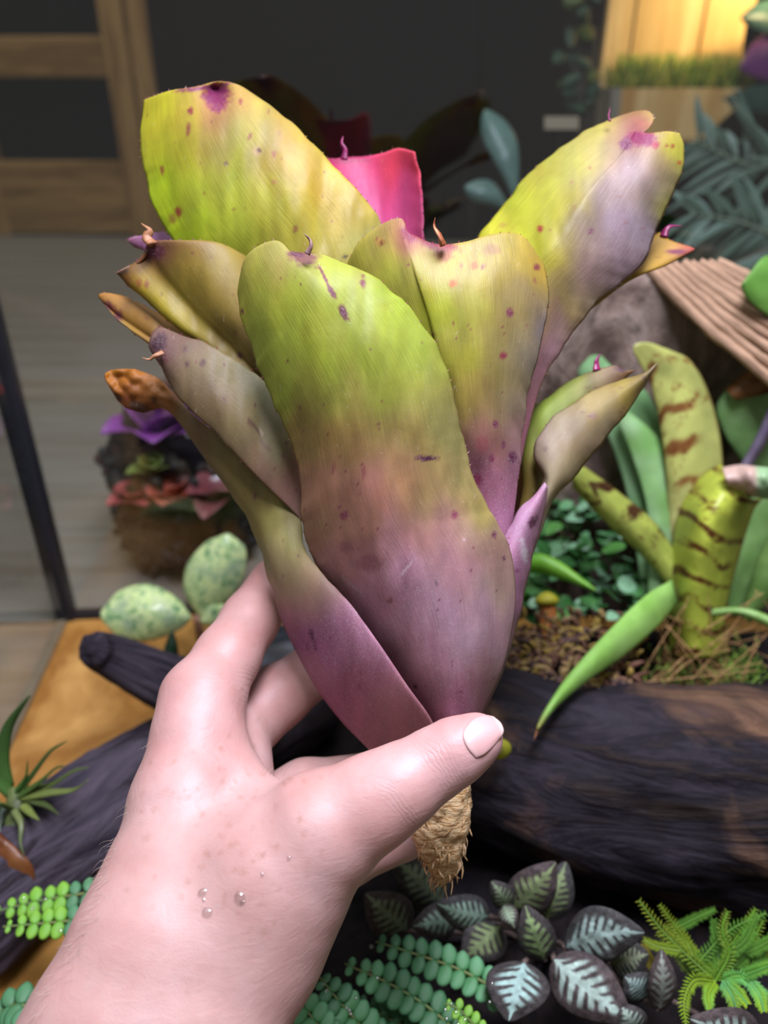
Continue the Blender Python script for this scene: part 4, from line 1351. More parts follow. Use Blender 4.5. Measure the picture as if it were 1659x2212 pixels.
# ------------------------------------------------------------------ the held bromeliad
def leaf_material():
    t = NT('bromeliad_leaf')
    a = t.n('ShaderNodeVertexColor', layer_name='Col')
    v = t.coord('UV', (170, 9, 1))
    f = t.noise(v, 1.0, 3, 0.6, 0.2)
    v2 = t.coord('Object', (1, 1, 1))
    f2 = t.noise(v2, 70, 4, 0.6, 0.4)
    c = t.mix(1.0, a.outputs[0], t.ramp(f, [(0.3, 0.80), (0.7, 1.0)]), 'MULTIPLY')
    c = t.mix(1.0, c, t.ramp(f2, [(0.3, 0.82), (0.7, 1.0)]), 'MULTIPLY')
    # pale wax scales, thicker where the leaf is purple (stored in the alpha of a second layer)
    wx = t.n('ShaderNodeVertexColor', layer_name='Wax')
    sp = t.noise(v2, 1400, 2, 0.7)
    spm = t.math('MULTIPLY', t.ramp(sp, [(0.52, 0.0), (0.68, 1.0)]), wx.outputs[0])
    c = t.mix(t.math('MULTIPLY', spm, 0.5), c, (0.62, 0.55, 0.60, 1))
    ux = t.n('ShaderNodeSeparateXYZ', Vector=t.coord('UV')).outputs[0]
    ln_ = t.math('SINE', t.math('ADD', t.math('MULTIPLY', ux, 620.0), t.math('MULTIPLY', f2, 5.0)))
    c = t.mix(t.math('MULTIPLY', t.math('ADD', ln_, 1.0), .055), c, (.30, .22, .22, 1))
    # hair-fine scratches
    scv = t.noise(t.coord('Object', (1, 1, .25)), 420, 2, .5, 2.5)
    c = t.mix(t.ramp(scv, [(.71, 0.0), (.78, .30)]), c, (.75, .72, .55, 1))
    t.base(c)
    t.set(Roughness=0.42, Specular_IOR_Level=0.32)
    h = t.math('ADD', t.math('MULTIPLY', f, 0.6), t.math('MULTIPLY', f2, 1.1))
    t.bump(h, 0.35, 0.0007)
    tc = t.mix(1.0, c, (1.0, 1.0, 0.62, 1), 'MULTIPLY')
    t.translucent(tc, 0.33)
    return t.m


LEAF = leaf_material()
TOOTH = pmat('leaf_tooth', ['7a4a28', '5a1830', 'a08848'], 80, rough=0.5, bump=0)


def idw(x, y, ctrl, soft=45.0):
    acc = np.zeros(x.shape + (3,))
    wt = np.zeros(x.shape)
    for cx, cy, c in ctrl:
        w_ = 1.0 / (((x - cx) ** 2 + (y - cy) ** 2 + soft ** 2) ** 1.7)
        acc += w_[..., None] * hx(c)
        wt += w_
    return acc / wt[..., None]


FRONT_RIPPLE = (70.0, 230.0)


def bleaf(name, left, right, top, D, ctrl, parent, spots=(), step=6.0, th=0.0011, teeth=(1, 1, 1), rspots=25,
          scol='6a2438', fold=None, label=None, wob=0.0026, seed=1, warp=1.0, edgew=5.0):
    Lc, Rc = np.asarray(left, float), np.asarray(right, float)
    ll = max(np.linalg.norm(np.diff(Lc, axis=0), axis=1).sum(), np.linalg.norm(np.diff(Rc, axis=0), axis=1).sum())
    nv = int(np.clip(ll / step, 24, 240))
    wd = max(np.linalg.norm(crom(Lc, 20) - crom(Rc, 20), axis=1))
    nu = int(np.clip(wd / step, 16, 150))
    L, R_ = crom(Lc, nv), crom(Rc, nv)
    T = crom(top, nu) if top is not None else crom([Lc[-1], Rc[-1]], nu)
    u = np.linspace(0, 1, nu)
    v = np.linspace(0, 1, nv)
    B = crom([Lc[0], Rc[0]], nu)
    U_, V_ = u[None, :, None], v[:, None, None]
    XY = ((1 - U_) * L[:, None] + U_ * R_[:, None] + (1 - V_) * B[None] + V_ * T[None]
          - ((1 - U_) * (1 - V_) * L[0] + U_ * (1 - V_) * R_[0] + (1 - U_) * V_ * L[-1] + U_ * V_ * R_[-1]))
    env = sm(.25, .5, v) * sm(1.0, .93, v)
    for E, sd_, wgt in ((L, 31, (1 - u) ** 9), (R_, 57, u ** 9)):          # slightly wavy margins
        tg_ = np.gradient(E, axis=0)
        tg_ /= np.linalg.norm(tg_, axis=1)[:, None] + 1e-9
        sl = np.r_[0, np.cumsum(np.linalg.norm(np.diff(E, axis=0), axis=1))]
        nz = fbm(np.stack([sl / 48, 0 * sl + seed * 5, 0 * sl], -1), 3, sd_)
        XY = XY + (np.stack([-tg_[:, 1], tg_[:, 0]], 1) * (edgew * nz * env)[:, None])[:, None] * wgt[None, :, None]
    x, y = XY[..., 0], XY[..., 1]
    rows = np.array([curve1(np.linspace(0, 1, len(c)), c, u) for _, c in D])
    d = curve1([r for r, _ in D], rows, v)
    # gentle ripples of the blade
    q = np.stack([x / FRONT_RIPPLE[0], y / FRONT_RIPPLE[1], np.full_like(x, seed * 3.1)], -1)
    d = d + wob * fbm(q.reshape(-1, 3), 3, seed).reshape(x.shape) * np.sin(np.pi * np.clip(v, 0.02, 1))[:, None]
    if fold is not None:
        d = d + fold(x, y, u[None, :], v[:, None])
    G = P(x, y, d)
    c = idw(x + warp * 22 * vnoise(np.stack([x / 60, y / 110, 0 * x + seed], -1), 5),
            y + warp * 34 * vnoise(np.stack([x / 40, y / 160, 0 * x + seed], -1), 9), ctrl)
    br = np.clip(.5 * fbm(np.stack([x / 55, y / 120, 0 * x + seed * 7], -1).reshape(-1, 3), 4, 14).reshape(x.shape) + .02, 0, 1)
    c = c * (1 - br[..., None]) + br[..., None] * (c * np.array([.86, .74, .78]))
    c = c * (1 + 0.11 * fbm(np.stack([x / 25, y / 90, 0 * x + seed], -1).reshape(-1, 3), 3, 4).reshape(x.shape))[..., None]
    lum = c @ np.array([.3, .59, .11])
    c = np.clip(lum[..., None] + (c - lum[..., None]) * 1.28, 0.02, 1)
    rs = np.random.default_rng(seed)
    sp = list(spots)
    for _ in range(int(rspots * .8)):
        i, j = rs.integers(3, nv - 3), rs.integers(3, nu - 3)
        r = 1.4 + 3.4 * rs.random() ** 2.2
        sp.append((x[i, j], y[i, j], r, r * rs.uniform(1, 1.8), rs.uniform(-20, 20), scol, rs.uniform(0.2, 0.75)))
    for sx, sy, rx, ry, ang, cc, st in sp:
        a = math.radians(ang)
        dx, dy = x - sx, y - sy
        ex, ey = dx * math.cos(a) + dy * math.sin(a), -dx * math.sin(a) + dy * math.cos(a)
        e = np.sqrt((ex / rx) ** 2 + (ey / ry) ** 2)
        e = e + 0.25 * vnoise(np.stack([x / 6, y / 6, 0 * x], -1), 3)
        m = st * (1 - sm(0.55, 1.25, e))
        c = c * (1 - m[..., None]) + hx(cc) * m[..., None]
    col = lin(np.clip(c, 0, 1))
    # wax where the pigment is purple rather than green
    wax = np.clip((c[..., 2] - c[..., 1] + 0.05) * 5, 0.12, 1) * (1 - .85 * sm(.22, .42, c.max(-1) - c.min(-1)))
    thg = th * (1.15 - 0.5 * v[:, None]) * (0.6 + 0.4 * np.sin(np.pi * u)[None])
    Vt, Fc, uv = shell_vf(G, thg)
    cc = np.vstack([col.reshape(-1, 3)] * 2)
    me = mesh(name, Vt, Fc, uv, cc)
    at = me.color_attributes.new('Wax', 'FLOAT_COLOR', 'POINT')
    wv = np.ones((len(Vt), 4), np.float32)
    wv[:, :3] = np.r_[wax.ravel(), wax.ravel()][:, None]
    at.data.foreach_set('color', wv.ravel())
    me.color_attributes.active_color_index = 0
    o = obj(name, me, LEAF, parent)
    if label:
        o['label'] = label
    # marginal teeth
    if any(teeth):
        mb = MB()
        edges = []
        if teeth[0]:
            edges.append((G[:, 0], G[:, 1], 0.38))
        if teeth[1]:
            edges.append((G[:, -1], G[:, -2], 0.38))
        if teeth[2]:
            edges.append((G[-1, :], G[-2, :], 0.0))
        for E, I, start in edges:
            s = np.r_[0, np.cumsum(np.linalg.norm(np.diff(E, axis=0), axis=1))]
            pos = s[-1] * start
            while pos < s[-1]:
                k = np.searchsorted(s, pos) - 1
                k = int(np.clip(k, 1, len(E) - 2))
                out = E[k] - I[k]
                out /= np.linalg.norm(out) + 1e-12
                tan = E[k + 1] - E[k - 1]
                tan /= np.linalg.norm(tan) + 1e-12
                nn = np.cross(out, tan)
                ln = 0.0014 * rs.uniform(0.6, 1.25)
                wv_ = 0.00042
                p0 = E[k] - out * 0.0003
                mb.add([p0 + tan * wv_, p0 - tan * wv_ * 0.8, p0 + nn * 0.0003, p0 - nn * 0.0003,
                        p0 + out * ln + tan * ln * 0.55],
                       [[0, 2, 4], [2, 1, 4], [1, 3, 4], [3, 0, 4]])
                pos += 0.0036 * rs.uniform(0.7, 1.4)
        tm = obj('marginal_teeth', mb.mesh('marginal_teeth', False), TOOTH, o)
        tm['kind'] = 'stuff'
    return o


BR = thing('bromeliad', 'lime green and mauve bromeliad rosette held up in the hand', 'plant', tuple(P(960, 1900, 0.243)))

# lower-left outer leaf with the dry orange tip
bleaf('leaf',
      [(850, 1690), (800, 1622), (740, 1560), (680, 1480), (622, 1370), (592, 1290), (570, 1215), (540, 1130), (500, 1070), (440, 990), (392, 915), (352, 882), (305, 893), (262, 872), (240, 840)],
      [(965, 1640), (932, 1556), (880, 1482), (820, 1392), (762, 1312), (702, 1244), (658, 1184), (652, 1130), (640, 1095), (590, 1045), (520, 985), (450, 920), (385, 862), (340, 818), (290, 797)],
      [(240, 840), (226, 812), (245, 799), (290, 797)],
      [(0, [.246, .236, .230]), (.12, [.248, .232, .222]), (.28, [.252, .230, .2205]), (.42, [.252, .234, .228]), (.55, [.253, .241, .239]),
       (.75, [.252, .246, .244]), (1, [.2525, .250, .2495])],
      [(235, 812, 'c08a28'), (285, 825, 'b07a2c'), (330, 850, '9a7040'), (300, 880, '6a4220'), (262, 862, '7a4a20'), (400, 915, '8f8262'), (470, 985, '8f8458'),
       (540, 1060, '938a58'), (560, 1130, 'a09a5c'), (625, 1140, '9fa060'), (600, 1230, 'aba07a'), (650, 1240, 'b0a480'), (700, 1270, 'a58a7c'), (630, 1310, 'b0849c'),
       (680, 1380, 'a8729e'), (760, 1380, 'b0889a'), (760, 1480, 'ac7490'), (850, 1500, 'b88c94'), (800, 1560, 'ac7288'), (880, 1560, 'b8868a'), (860, 1640, 'a06a70')],
      BR, spots=[(300, 878, 26, 12, 20, '3a2412', .8), (335, 862, 8, 8, 0, '4a3018', .6), (255, 858, 12, 6, 45, '4a2a14', .7),
                 (676, 1370, 5, 18, -12, '5a2450', .8), (684, 1395, 4, 14, -10, '5a2450', .6), (668, 1398, 3, 10, -10, '5a2450', .6)],
      step=5.5, th=.0016, seed=2, rspots=22, teeth=(0, 0, 1),
      fold=lambda x, y, u, v: 0.0022 * sm(.86, 1, v) * vnoise(np.stack([x / 16, y / 16, 0 * x], -1), 6), label='outer leaf with a dry orange-brown tip')

# front central leaf
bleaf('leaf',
      [(945, 1650), (915, 1560), (850, 1480), (780, 1380), (715, 1275), (668, 1190), (650, 1112), (648, 1050), (636, 972), (603, 897), (563, 808), (531, 718), (514, 645), (518, 600)],
      [(1000, 1645), (1042, 1535), (1086, 1440), (1110, 1330), (1112, 1250), (1098, 1172), (1074, 1130), (1055, 1103), (1044, 1075), (1022, 1034), (1002, 960), (986, 880), (968, 800), (936, 735), (886, 667), (826, 610), (760, 575), (692, 548)],
      [(518, 600), (530, 558), (562, 530), (600, 521), (626, 543), (692, 548)],
      [(0, [.238, .230, .236]), (.1, [.239, .225, .234]), (.2, [.238, .219, .232]), (.33, [.236, .214, .230]), (.47, [.231, .211, .222]),
       (.62, [.226, .209, .218]), (.8, [.223, .207, .215]), (.93, [.222, .209, .214]), (1, [.224, .213, .216])],
      [(600, 545, 'aaa463'), (545, 620, 'b0b258'), (620, 640, 'b4c052'), (720, 620, 'b4c056'), (830, 670, 'a8bb4c'), (910, 760, '9cac50'), (690, 740, 'aebd50'),
       (580, 740, 'a7b456'), (620, 860, 'a4b454'), (780, 760, 'a0b04a'), (850, 850, '9aa24a'), (740, 850, '989a4c'), (660, 940, '92824e'), (750, 930, '927a4c'), (860, 930, '91864a'), (955, 930, '8f8e5a'),
       (690, 1050, 'a8836c'), (800, 1020, 'b08078'), (880, 1050, 'a0805c'), (960, 1040, '9c9460'), (1030, 1085, 'b0aa66'), (700, 1140, 'a38a68'), (790, 1110, 'a8806c'), (830, 1180, 'b68c8c'),
       (930, 1160, 'b08880'), (1030, 1160, 'b09c88'), (740, 1230, 'ae8884'), (880, 1230, 'caa4b6'), (990, 1210, 'bc929c'), (1085, 1260, 'b0a28a'), (830, 1310, 'b68c9c'), (950, 1310, 'ccaebe'),
       (1060, 1300, 'b898a4'), (1000, 1390, 'bea6b2'), (890, 1390, 'b8949f'), (930, 1450, 'b08c96'), (1050, 1450, 'a89088'), (980, 1520, 'b47a90'), (950, 1600, 'b47a88')],
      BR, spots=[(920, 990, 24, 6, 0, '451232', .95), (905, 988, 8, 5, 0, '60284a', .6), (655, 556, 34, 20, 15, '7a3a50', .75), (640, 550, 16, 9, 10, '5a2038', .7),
                 (700, 600, 3.5, 30, -25, '7a2a40', .9), (716, 632, 6, 16, -28, '6a1e38', .9), (742, 676, 8, 20, -28, '5e1c34', .95), (783, 614, 7, 10, 0, '7a2a40', .85), (783, 598, 4, 5, 0, '7a2a40', .6),
                 (745, 1112, 9, 9, 0, '84384e', .8), (735, 1095, 5, 5, 0, '84384e', .6), (980, 1112, 8, 9, 0, '8a3a58', .75), (1065, 1155, 6, 8, 0, '6a2a4a', .8), (1086, 1205, 4, 6, 0, '5a2040', .85),
                 (722, 1010, 4, 14, 5, '8a4448', .5), (787, 1020, 5, 16, 0, '8a4448', .55), (800, 1215, 28, 20, 0, '8a5058', .45), (750, 1180, 16, 14, 0, '8a5058', .45), (942, 1258, 4, 5, 0, '5a4858', .7),
                 (845, 1296, 6, 7, 0, '7a4a48', .7), (900, 1480, 5, 5, 0, '4a2a34', .85), (1000, 1165, 5, 4, 0, 'e8d8e0', .7), 
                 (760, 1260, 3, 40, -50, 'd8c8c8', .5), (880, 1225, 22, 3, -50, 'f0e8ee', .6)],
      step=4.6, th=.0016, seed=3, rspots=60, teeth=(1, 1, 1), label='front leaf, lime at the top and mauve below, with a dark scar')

# lower-left olive leaf
bleaf('leaf',
      [(668, 1150), (640, 1112), (572, 1046), (502, 977), (442, 912), (390, 862), (372, 832), (352, 800), (335, 772)],
      [(700, 1140), (676, 1060), (650, 985), (622, 905), (585, 840), (525, 790), (455, 745), (395, 722), (345, 705)],
      [(335, 772), (322, 748), (330, 718), (345, 705)],
      [(0, [.240, .242, .244]), (.3, [.235, .2355, .240]), (.6, [.236, .233, .237]), (.85, [.238, .235, .237]), (1, [.240, .237, .239])],
      [(345, 720, '786454'), (340, 760, '6a4a4a'), (420, 790, '847a5a'), (500, 790, '86845f'), (570, 860, '8a8f74'), (500, 900, '8a7e58'), (600, 950, '8a8a68'), (440, 880, '867654'),
       (560, 1000, '8c7858'), (640, 1050, '9c7a70'), (610, 1040, '8f7464'), (650, 1110, 'a08478')],
      BR, spots=[(345, 742, 16, 22, 30, '3a1a28', .75), (400, 755, 5, 5, 0, '54323a', .7), (438, 785, 6, 8, 20, '54323a', .8), (405, 788, 5, 6, 0, '54323a', .7), (545, 920, 4, 26, -38, '5a3a38', .6),
                 (575, 965, 3, 22, -36, '6a4a44', .6), (566, 935, 9, 3, 50, 'd0c0a0', .6)],
      step=5.5, th=.0013, seed=4, rspots=18, teeth=(1, 1, 1), label='olive leaf with a dark purple tip')

# second left leaf, with its left margin folded in
bleaf('leaf',
      [(690, 1010), (640, 930), (560, 850), (470, 772), (380, 708), (312, 650), (252, 590)],
      [(740, 1000), (690, 900), (640, 800), (590, 700), (560, 620), (545, 575), (530, 552)],
      [(252, 590), (285, 572), (312, 548), (325, 522), (400, 519), (470, 524), (530, 552)],
      [(0, [.250, .246, .244]), (.4, [.249, .241, .240]), (.75, [.252, .238, .242]), (1, [.258, .238, .246])],
      [(262, 592, '7a5a30'), (300, 625, 'b8ae3e'), (340, 668, 'b8ae3c'), (385, 700, 'b0a63e'), (330, 545, '6a3a40'), (360, 580, '94863c'), (450, 560, '9a8a48'), (500, 570, '9c8e4c'),
       (400, 640, '8f803c'), (480, 660, '948244'), (420, 690, '968a40'), (540, 720, '867844'), (500, 760, '84783e'), (580, 800, '867c48'), (600, 850, '8a7c54')],
      BR, spots=[(332, 542, 26, 18, 0, '641e38', .85), (300, 612, 7, 10, -30, '8a3a28', .6), (275, 605, 10, 14, -40, 'a06a30', .6), (318, 614, 6, 8, 0, '7a2a2a', .6), (520, 768, 7, 9, -30, '4a2a30', .85),
                 (270, 585, 14, 8, -20, '3a2a20', .8)],
      step=6, th=.0012, seed=5, rspots=30, teeth=(1, 1, 1), scol='5e3a30',
      fold=lambda x, y, u, v: -0.011 * sm(0.26, 0.0, u) * v, label='leaf with a folded yellow edge and dark tip')

# small leaf peeping out furthest left
bleaf('leaf',
      [(520, 900), (430, 820), (360, 768), (305, 732), (262, 702), (238, 672)],
      [(560, 880), (500, 800), (430, 745), (370, 700), (310, 660), (262, 638)],
      [(238, 672), (213, 640), (228, 633), (262, 638)],
      [(0, [.252, .250, .251]), (.5, [.252, .247, .250]), (1, [.255, .251, .253])],
      [(220, 640, 'a87a48'), (270, 655, 'a07444'), (330, 690, '9a7040'), (300, 700, 'a07a44'), (270, 700, 'b8aa3e'), (300, 728, 'b0a23e'), (350, 740, '94764a'), (420, 790, '8a7444')],
      BR, spots=[(236, 662, 16, 9, 35, '5a1226', .9), (256, 682, 12, 11, 20, '5a1226', .9)], step=6, th=.0011, seed=6, rspots=8, teeth=(1, 1, 1),
      fold=lambda x, y, u, v: -0.006 * sm(0.3, 0.0, u) * v, label='small leaf with a maroon tip and yellow underside')

# big upper-left leaf
bleaf('leaf',
      [(760, 1010), (680, 880), (560, 740), (450, 610), (385, 540), (338, 460), (312, 370), (304, 280), (311, 216)],
      [(880, 960), (870, 780), (850, 600), (822, 478), (762, 402), (692, 324), (622, 262), (580, 228), (548, 204)],
      [(311, 216), (365, 197), (420, 188), (475, 176), (515, 184), (548, 204)],
      [(0, [.262, .254, .254]), (.35, [.258, .248, .252]), (.7, [.257, .243, .248]), (.9, [.258, .245, .250]), (1, [.260, .249, .253])],
      [(330, 240, 'c0c43c'), (400, 230, 'c0ba50'), (530, 200, 'c0ac58'), (470, 230, '9c6a58'), (420, 300, 'aaa244'), (340, 330, 'b4b43c'), (500, 300, 'a8a45e'), (560, 290, 'b0a858'), (640, 340, 'c2ac50'),
       (340, 420, 'b8d038'), (430, 400, 'bcc84c'), (520, 390, 'b4be58'), (600, 420, 'b8b450'), (700, 410, 'c0aa4e'), (420, 500, 'c0d840'), (520, 500, 'bcc850'), (640, 500, 'b8b450'), (750, 470, 'bcaa50'),
       (600, 560, 'b0ae50'), (720, 560, 'b0a858'), (790, 510, 'a8aa70'), (650, 620, 'a8a050'), (780, 640, 'a09a58'), (760, 800, 'a09060')],
      BR, spots=[(466, 206, 32, 28, 0, '7a1450', 1.0), (440, 190, 60, 7, -8, '7a2458', .8), (470, 228, 20, 20, 0, '7e1c50', .8), (413, 240, 7, 8, 0, '8a2c38', .85), (408, 280, 5, 16, 8, '8a3a38', .7),
                 (520, 222, 4, 8, 0, '8a2c38', .7), (555, 328, 11, 12, 0, 'c8a878', .7), (560, 326, 6, 6, 0, '5a3a20', .8), (352, 368, 6, 10, 0, '9a4a30', .7), (387, 458, 7, 12, -20, 'a03a2c', .85),
                 (374, 472, 10, 12, 0, 'a86a40', .5), (592, 334, 6, 8, 0, 'a05030', .7), (540, 296, 4, 9, 20, '8a3a40', .6), (490, 354, 5, 5, 0, '6a4a60', .6), (745, 555, 5, 5, 0, '202018', .9), (593, 395, 7, 5, 0, 'b07050', .6)],
      step=5.0, th=.0012, seed=7, rspots=55, teeth=(1, 1, 1), scol='8a5038',
      fold=lambda x, y, u, v: 0.009 * np.exp(-((x - 466) / 26) ** 2 - ((y - 196) / 26) ** 2), label='broad yellow-green leaf with a magenta notch at its tip')

# pink inner leaf
bleaf('leaf',
      [(800, 900), (770, 700), (740, 520), (700, 400), (680, 338)],
      [(940, 900), (930, 700), (917, 520), (912, 430), (906, 375), (896, 328)],
      [(680, 338), (720, 343), (742, 340), (790, 338), (830, 330), (862, 320), (896, 328)],
      [(0, [.260, .272, .260]), (.5, [.266, .280, .264]), (1, [.274, .284, .266])],
      [(700, 350, 'a01c50'), (780, 348, 'b02858'), (860, 335, 'd85868'), (890, 350, 'd86068'), (760, 390, 'b04a78'), (830, 400, 'd0507c'), (880, 420, 'd0689a'), (800, 450, 'c85890'), (860, 480, 'd86ca8'),
       (840, 520, 'd878b0'), (905, 480, '9a5060'), (850, 600, 'c86aa0')],
      BR, spots=[(745, 345, 60, 12, 0, '98164e', .7)], step=6, th=.0012, seed=8, rspots=6, teeth=(0, 1, 1), scol='a03a60', label='magenta pink inner leaf')

# centre-right leaf
bleaf('leaf',
      [(1005, 1330), (990, 1190), (950, 1040), (900, 900), (840, 760), (780, 660), (750, 590), (752, 565)],
      [(1075, 1330), (1100, 1190), (1112, 1090), (1124, 1000), (1130, 930), (1142, 850), (1164, 765), (1180, 690), (1186, 630), (1176, 575)],
      [(752, 565), (778, 520), (820, 487), (866, 472), (885, 502), (940, 527), (1000, 524), (1055, 508), (1098, 503), (1135, 515), (1176, 575)],
      [(0, [.244, .232, .240]), (.25, [.240, .230, .238]), (.5, [.236, .222, .232]), (.75, [.234, .217, .230]), (.9, [.236, .218, .231]), (1, [.240, .223, .234])],
      [(790, 520, 'aaa45c'), (840, 495, 'a69a60'), (770, 570, 'b0ae4e'), (880, 505, 'a05060'), (1000, 530, 'b4a860'), (1090, 515, 'b8ac5c'), (840, 590, 'a8b04c'), (930, 570, 'bcba70'), (1020, 590, 'b4b456'),
       (1110, 590, 'a89a50'), (1165, 570, 'b8a048'), (950, 680, 'b4c04a'), (1050, 680, 'a8a850'), (1140, 640, '8a7a64'), (1165, 700, '9a90a0'), (1100, 700, '9c8c54'), (1000, 800, 'b0b446'), (1070, 800, '8f844a'),
       (1140, 780, '908a80'), (1010, 880, 'a0984a'), (1080, 880, '9a8c58'), (1130, 880, 'a49a94'), (1050, 960, 'a87c70'), (1110, 950, 'a88a88'), (1040, 1040, 'b47c90'), (1100, 1040, 'c08fa4'), (1080, 1120, 'c48fae'), (1050, 1200, 'b888a0')],
      BR, spots=[(885, 508, 22, 14, 40, '8a2044', .85), (950, 530, 44, 14, 10, '8a2848', .85), (960, 545, 22, 24, 0, 'a04a40', .6), (1025, 575, 9, 9, 0, 'c8682c', .8), (978, 614, 8, 8, 0, 'd07028', .9), (1042, 578, 6, 6, 0, '8a3a50', .6),
                 (822, 523, 12, 10, 0, 'c09048', .8), (826, 526, 5, 5, 0, '6a3a18', .8), (1158, 578, 8, 8, 0, '7a2440', .8), (1100, 675, 8, 10, 15, '7a2448', .8), (1085, 768, 8, 9, 20, '8a2440', .8), (1062, 540, 22, 12, 0, '9a6058', .4),
                 (1068, 915, 6, 9, 0, '7a2450', .8), (1105, 988, 9, 12, 0, '6a2450', .8), (1030, 1035, 12, 14, 0, '9a3058', .7), (1040, 960, 14, 18, 0, 'a85058', .5), (1060, 990, 6, 10, 0, '8a3058', .7), (1085, 960, 5, 9, 0, '7a2a58', .6)],
      step=5.0, th=.0013, seed=9, rspots=60, teeth=(1, 1, 1), scol='8a3448', label='heart-topped lime leaf freckled with maroon spots')

# big right leaf
bleaf('leaf',
      [(1030, 1180), (1020, 1000), (1000, 800), (1000, 620), (1030, 520), (1100, 425), (1165, 352), (1250, 293), (1320, 258), (1370, 241)],
      [(1095, 1180), (1125, 1000), (1166, 842), (1222, 742), (1300, 645), (1368, 590), (1396, 555), (1440, 452), (1474, 372), (1478, 320), (1468, 288)],
      [(1370, 241), (1400, 240), (1412, 258), (1396, 280), (1372, 282), (1400, 288), (1440, 284), (1468, 288)],
      [(0, [.250, .240, .246]), (.35, [.252, .239, .248]), (.6, [.258, .240, .250]), (.85, [.262, .239, .250]), (1, [.262, .246, .248])],
      [(1060, 510, 'b4b43c'), (1130, 440, 'b8c440'), (1200, 350, 'a8b244'), (1290, 280, 'b8be4c'), (1390, 250, 'bcc058'), (1150, 520, 'b8c034'), (1210, 440, 'a4a040'), (1260, 350, 'a8a458'), (1300, 330, 'a49a84'),
       (1330, 300, 'a08a70'), (1370, 290, '8a1e50'), (1420, 300, 'b8a868'), (1465, 330, 'c4cc40'), (1440, 360, 'a49a8c'), (1350, 370, 'a696a4'), (1290, 420, 'a494a0'), (1400, 420, 'a898a4'), (1440, 450, 'b4be44'),
       (1330, 500, 'a698a8'), (1250, 500, '9c8c8c'), (1390, 520, 'a89aaa'), (1190, 560, 'b4b038'), (1270, 580, '9a8088'), (1340, 590, 'a894a0'), (1220, 640, 'a89a5c'), (1290, 630, 'a89c88'), (1180, 700, 'a49060'),
       (1230, 720, 'a08c88'), (1160, 800, 'a88088'), (1190, 770, 'a48890'), (1130, 900, 'b07a88')],
      BR, spots=[(1385, 302, 34, 16, 5, '8a1452', .95), (1352, 312, 16, 14, -40, '6e2050', .8), (1415, 314, 8, 8, 0, 'b03a4c', .9), (1440, 316, 3, 4, 0, '9a4a30', .7), (1452, 316, 5, 6, 0, '9a4a30', .8), (1466, 352, 4, 6, 0, 'b05020', .8),
                 (1168, 496, 6, 7, 20, '9a2c28', .9), (1085, 488, 8, 6, 0, 'a07040', .5), (1275, 500, 6, 8, 10, '7a2a58', .6), (1390, 268, 20, 6, 20, 'b06a50', .5), (1412, 270, 7, 5, 0, 'b8607a', .7)],
      step=5.2, th=.0012, seed=10, rspots=25, teeth=(1, 1, 1), scol='9a5040',
      fold=lambda x, y, u, v: 0.0045 * np.exp(-((x - (1338 + (y - 330) * -0.15)) / 46) ** 2) * sm(640, 300, y),
      label='tall leaf, lime along one side and silvery mauve along the other')

# small leaf tip behind the big right leaf
bleaf('leaf',
      [(1150, 740), (1240, 655), (1330, 575), (1388, 525), (1425, 502)],
      [(1165, 765), (1250, 680), (1330, 605), (1398, 580), (1450, 548)],
      [(1425, 502), (1450, 520), (1502, 538), (1478, 546), (1450, 548)],
      [(0, [.262, .258, .260]), (.5, [.266, .260, .263]), (1, [.268, .262, .264])],
      [(1410, 515, 'c8a850'), (1440, 530, 'ccb458'), (1490, 537, 'b04a60'), (1400, 565, 'c4a83c'), (1440, 545, 'c0a050'), (1350, 640, 'a89850')],
      BR, spots=[(1462, 545, 20, 6, 0, '7a1848', .9)], step=5, th=.001, seed=11, rspots=5, teeth=(1, 1, 1), label='small amber leaf tip')

# right-hand sheath
bleaf('leaf_sheath',
      [(960, 1640), (985, 1530), (1020, 1420), (1045, 1320), (1055, 1230), (1083, 1165), (1112, 1118), (1150, 1072), (1177, 1042)],
      [(1010, 1640), (1050, 1532), (1090, 1440), (1117, 1345), (1138, 1265), (1152, 1205), (1165, 1135), (1177, 1090), (1183, 1052)],
      None,
      [(0, [.238, .236, .242]), (.2, [.236, .232, .244]), (.45, [.238, .231, .246]), (.7, [.236, .231, .244]), (1, [.238, .236, .240])],
      [(1178, 1045, 'd0b8c8'), (1150, 1085, 'caa0b8'), (1120, 1125, 'd4b4cc'), (1150, 1160, 'bc8ea6'), (1130, 1200, 'c294ae'), (1120, 1270, 'ba88a6'), (1100, 1350, 'b48ca0'), (1085, 1430, 'a88e94'), (1050, 1520, 'a48880')],
      BR, spots=[(1149, 1126, 9, 15, 20, '5e2444', .9), (1130, 1195, 8, 22, -8, 'f2ecf2', .9), (1126, 1170, 5, 12, 0, 'efe6ee', .8), (1115, 1232, 5, 6, 0, '8a3a6a', .7)],
      step=5, th=.0016, seed=12, rspots=4, teeth=(0, 0, 0), label='mauve sheath with a white wax smear')

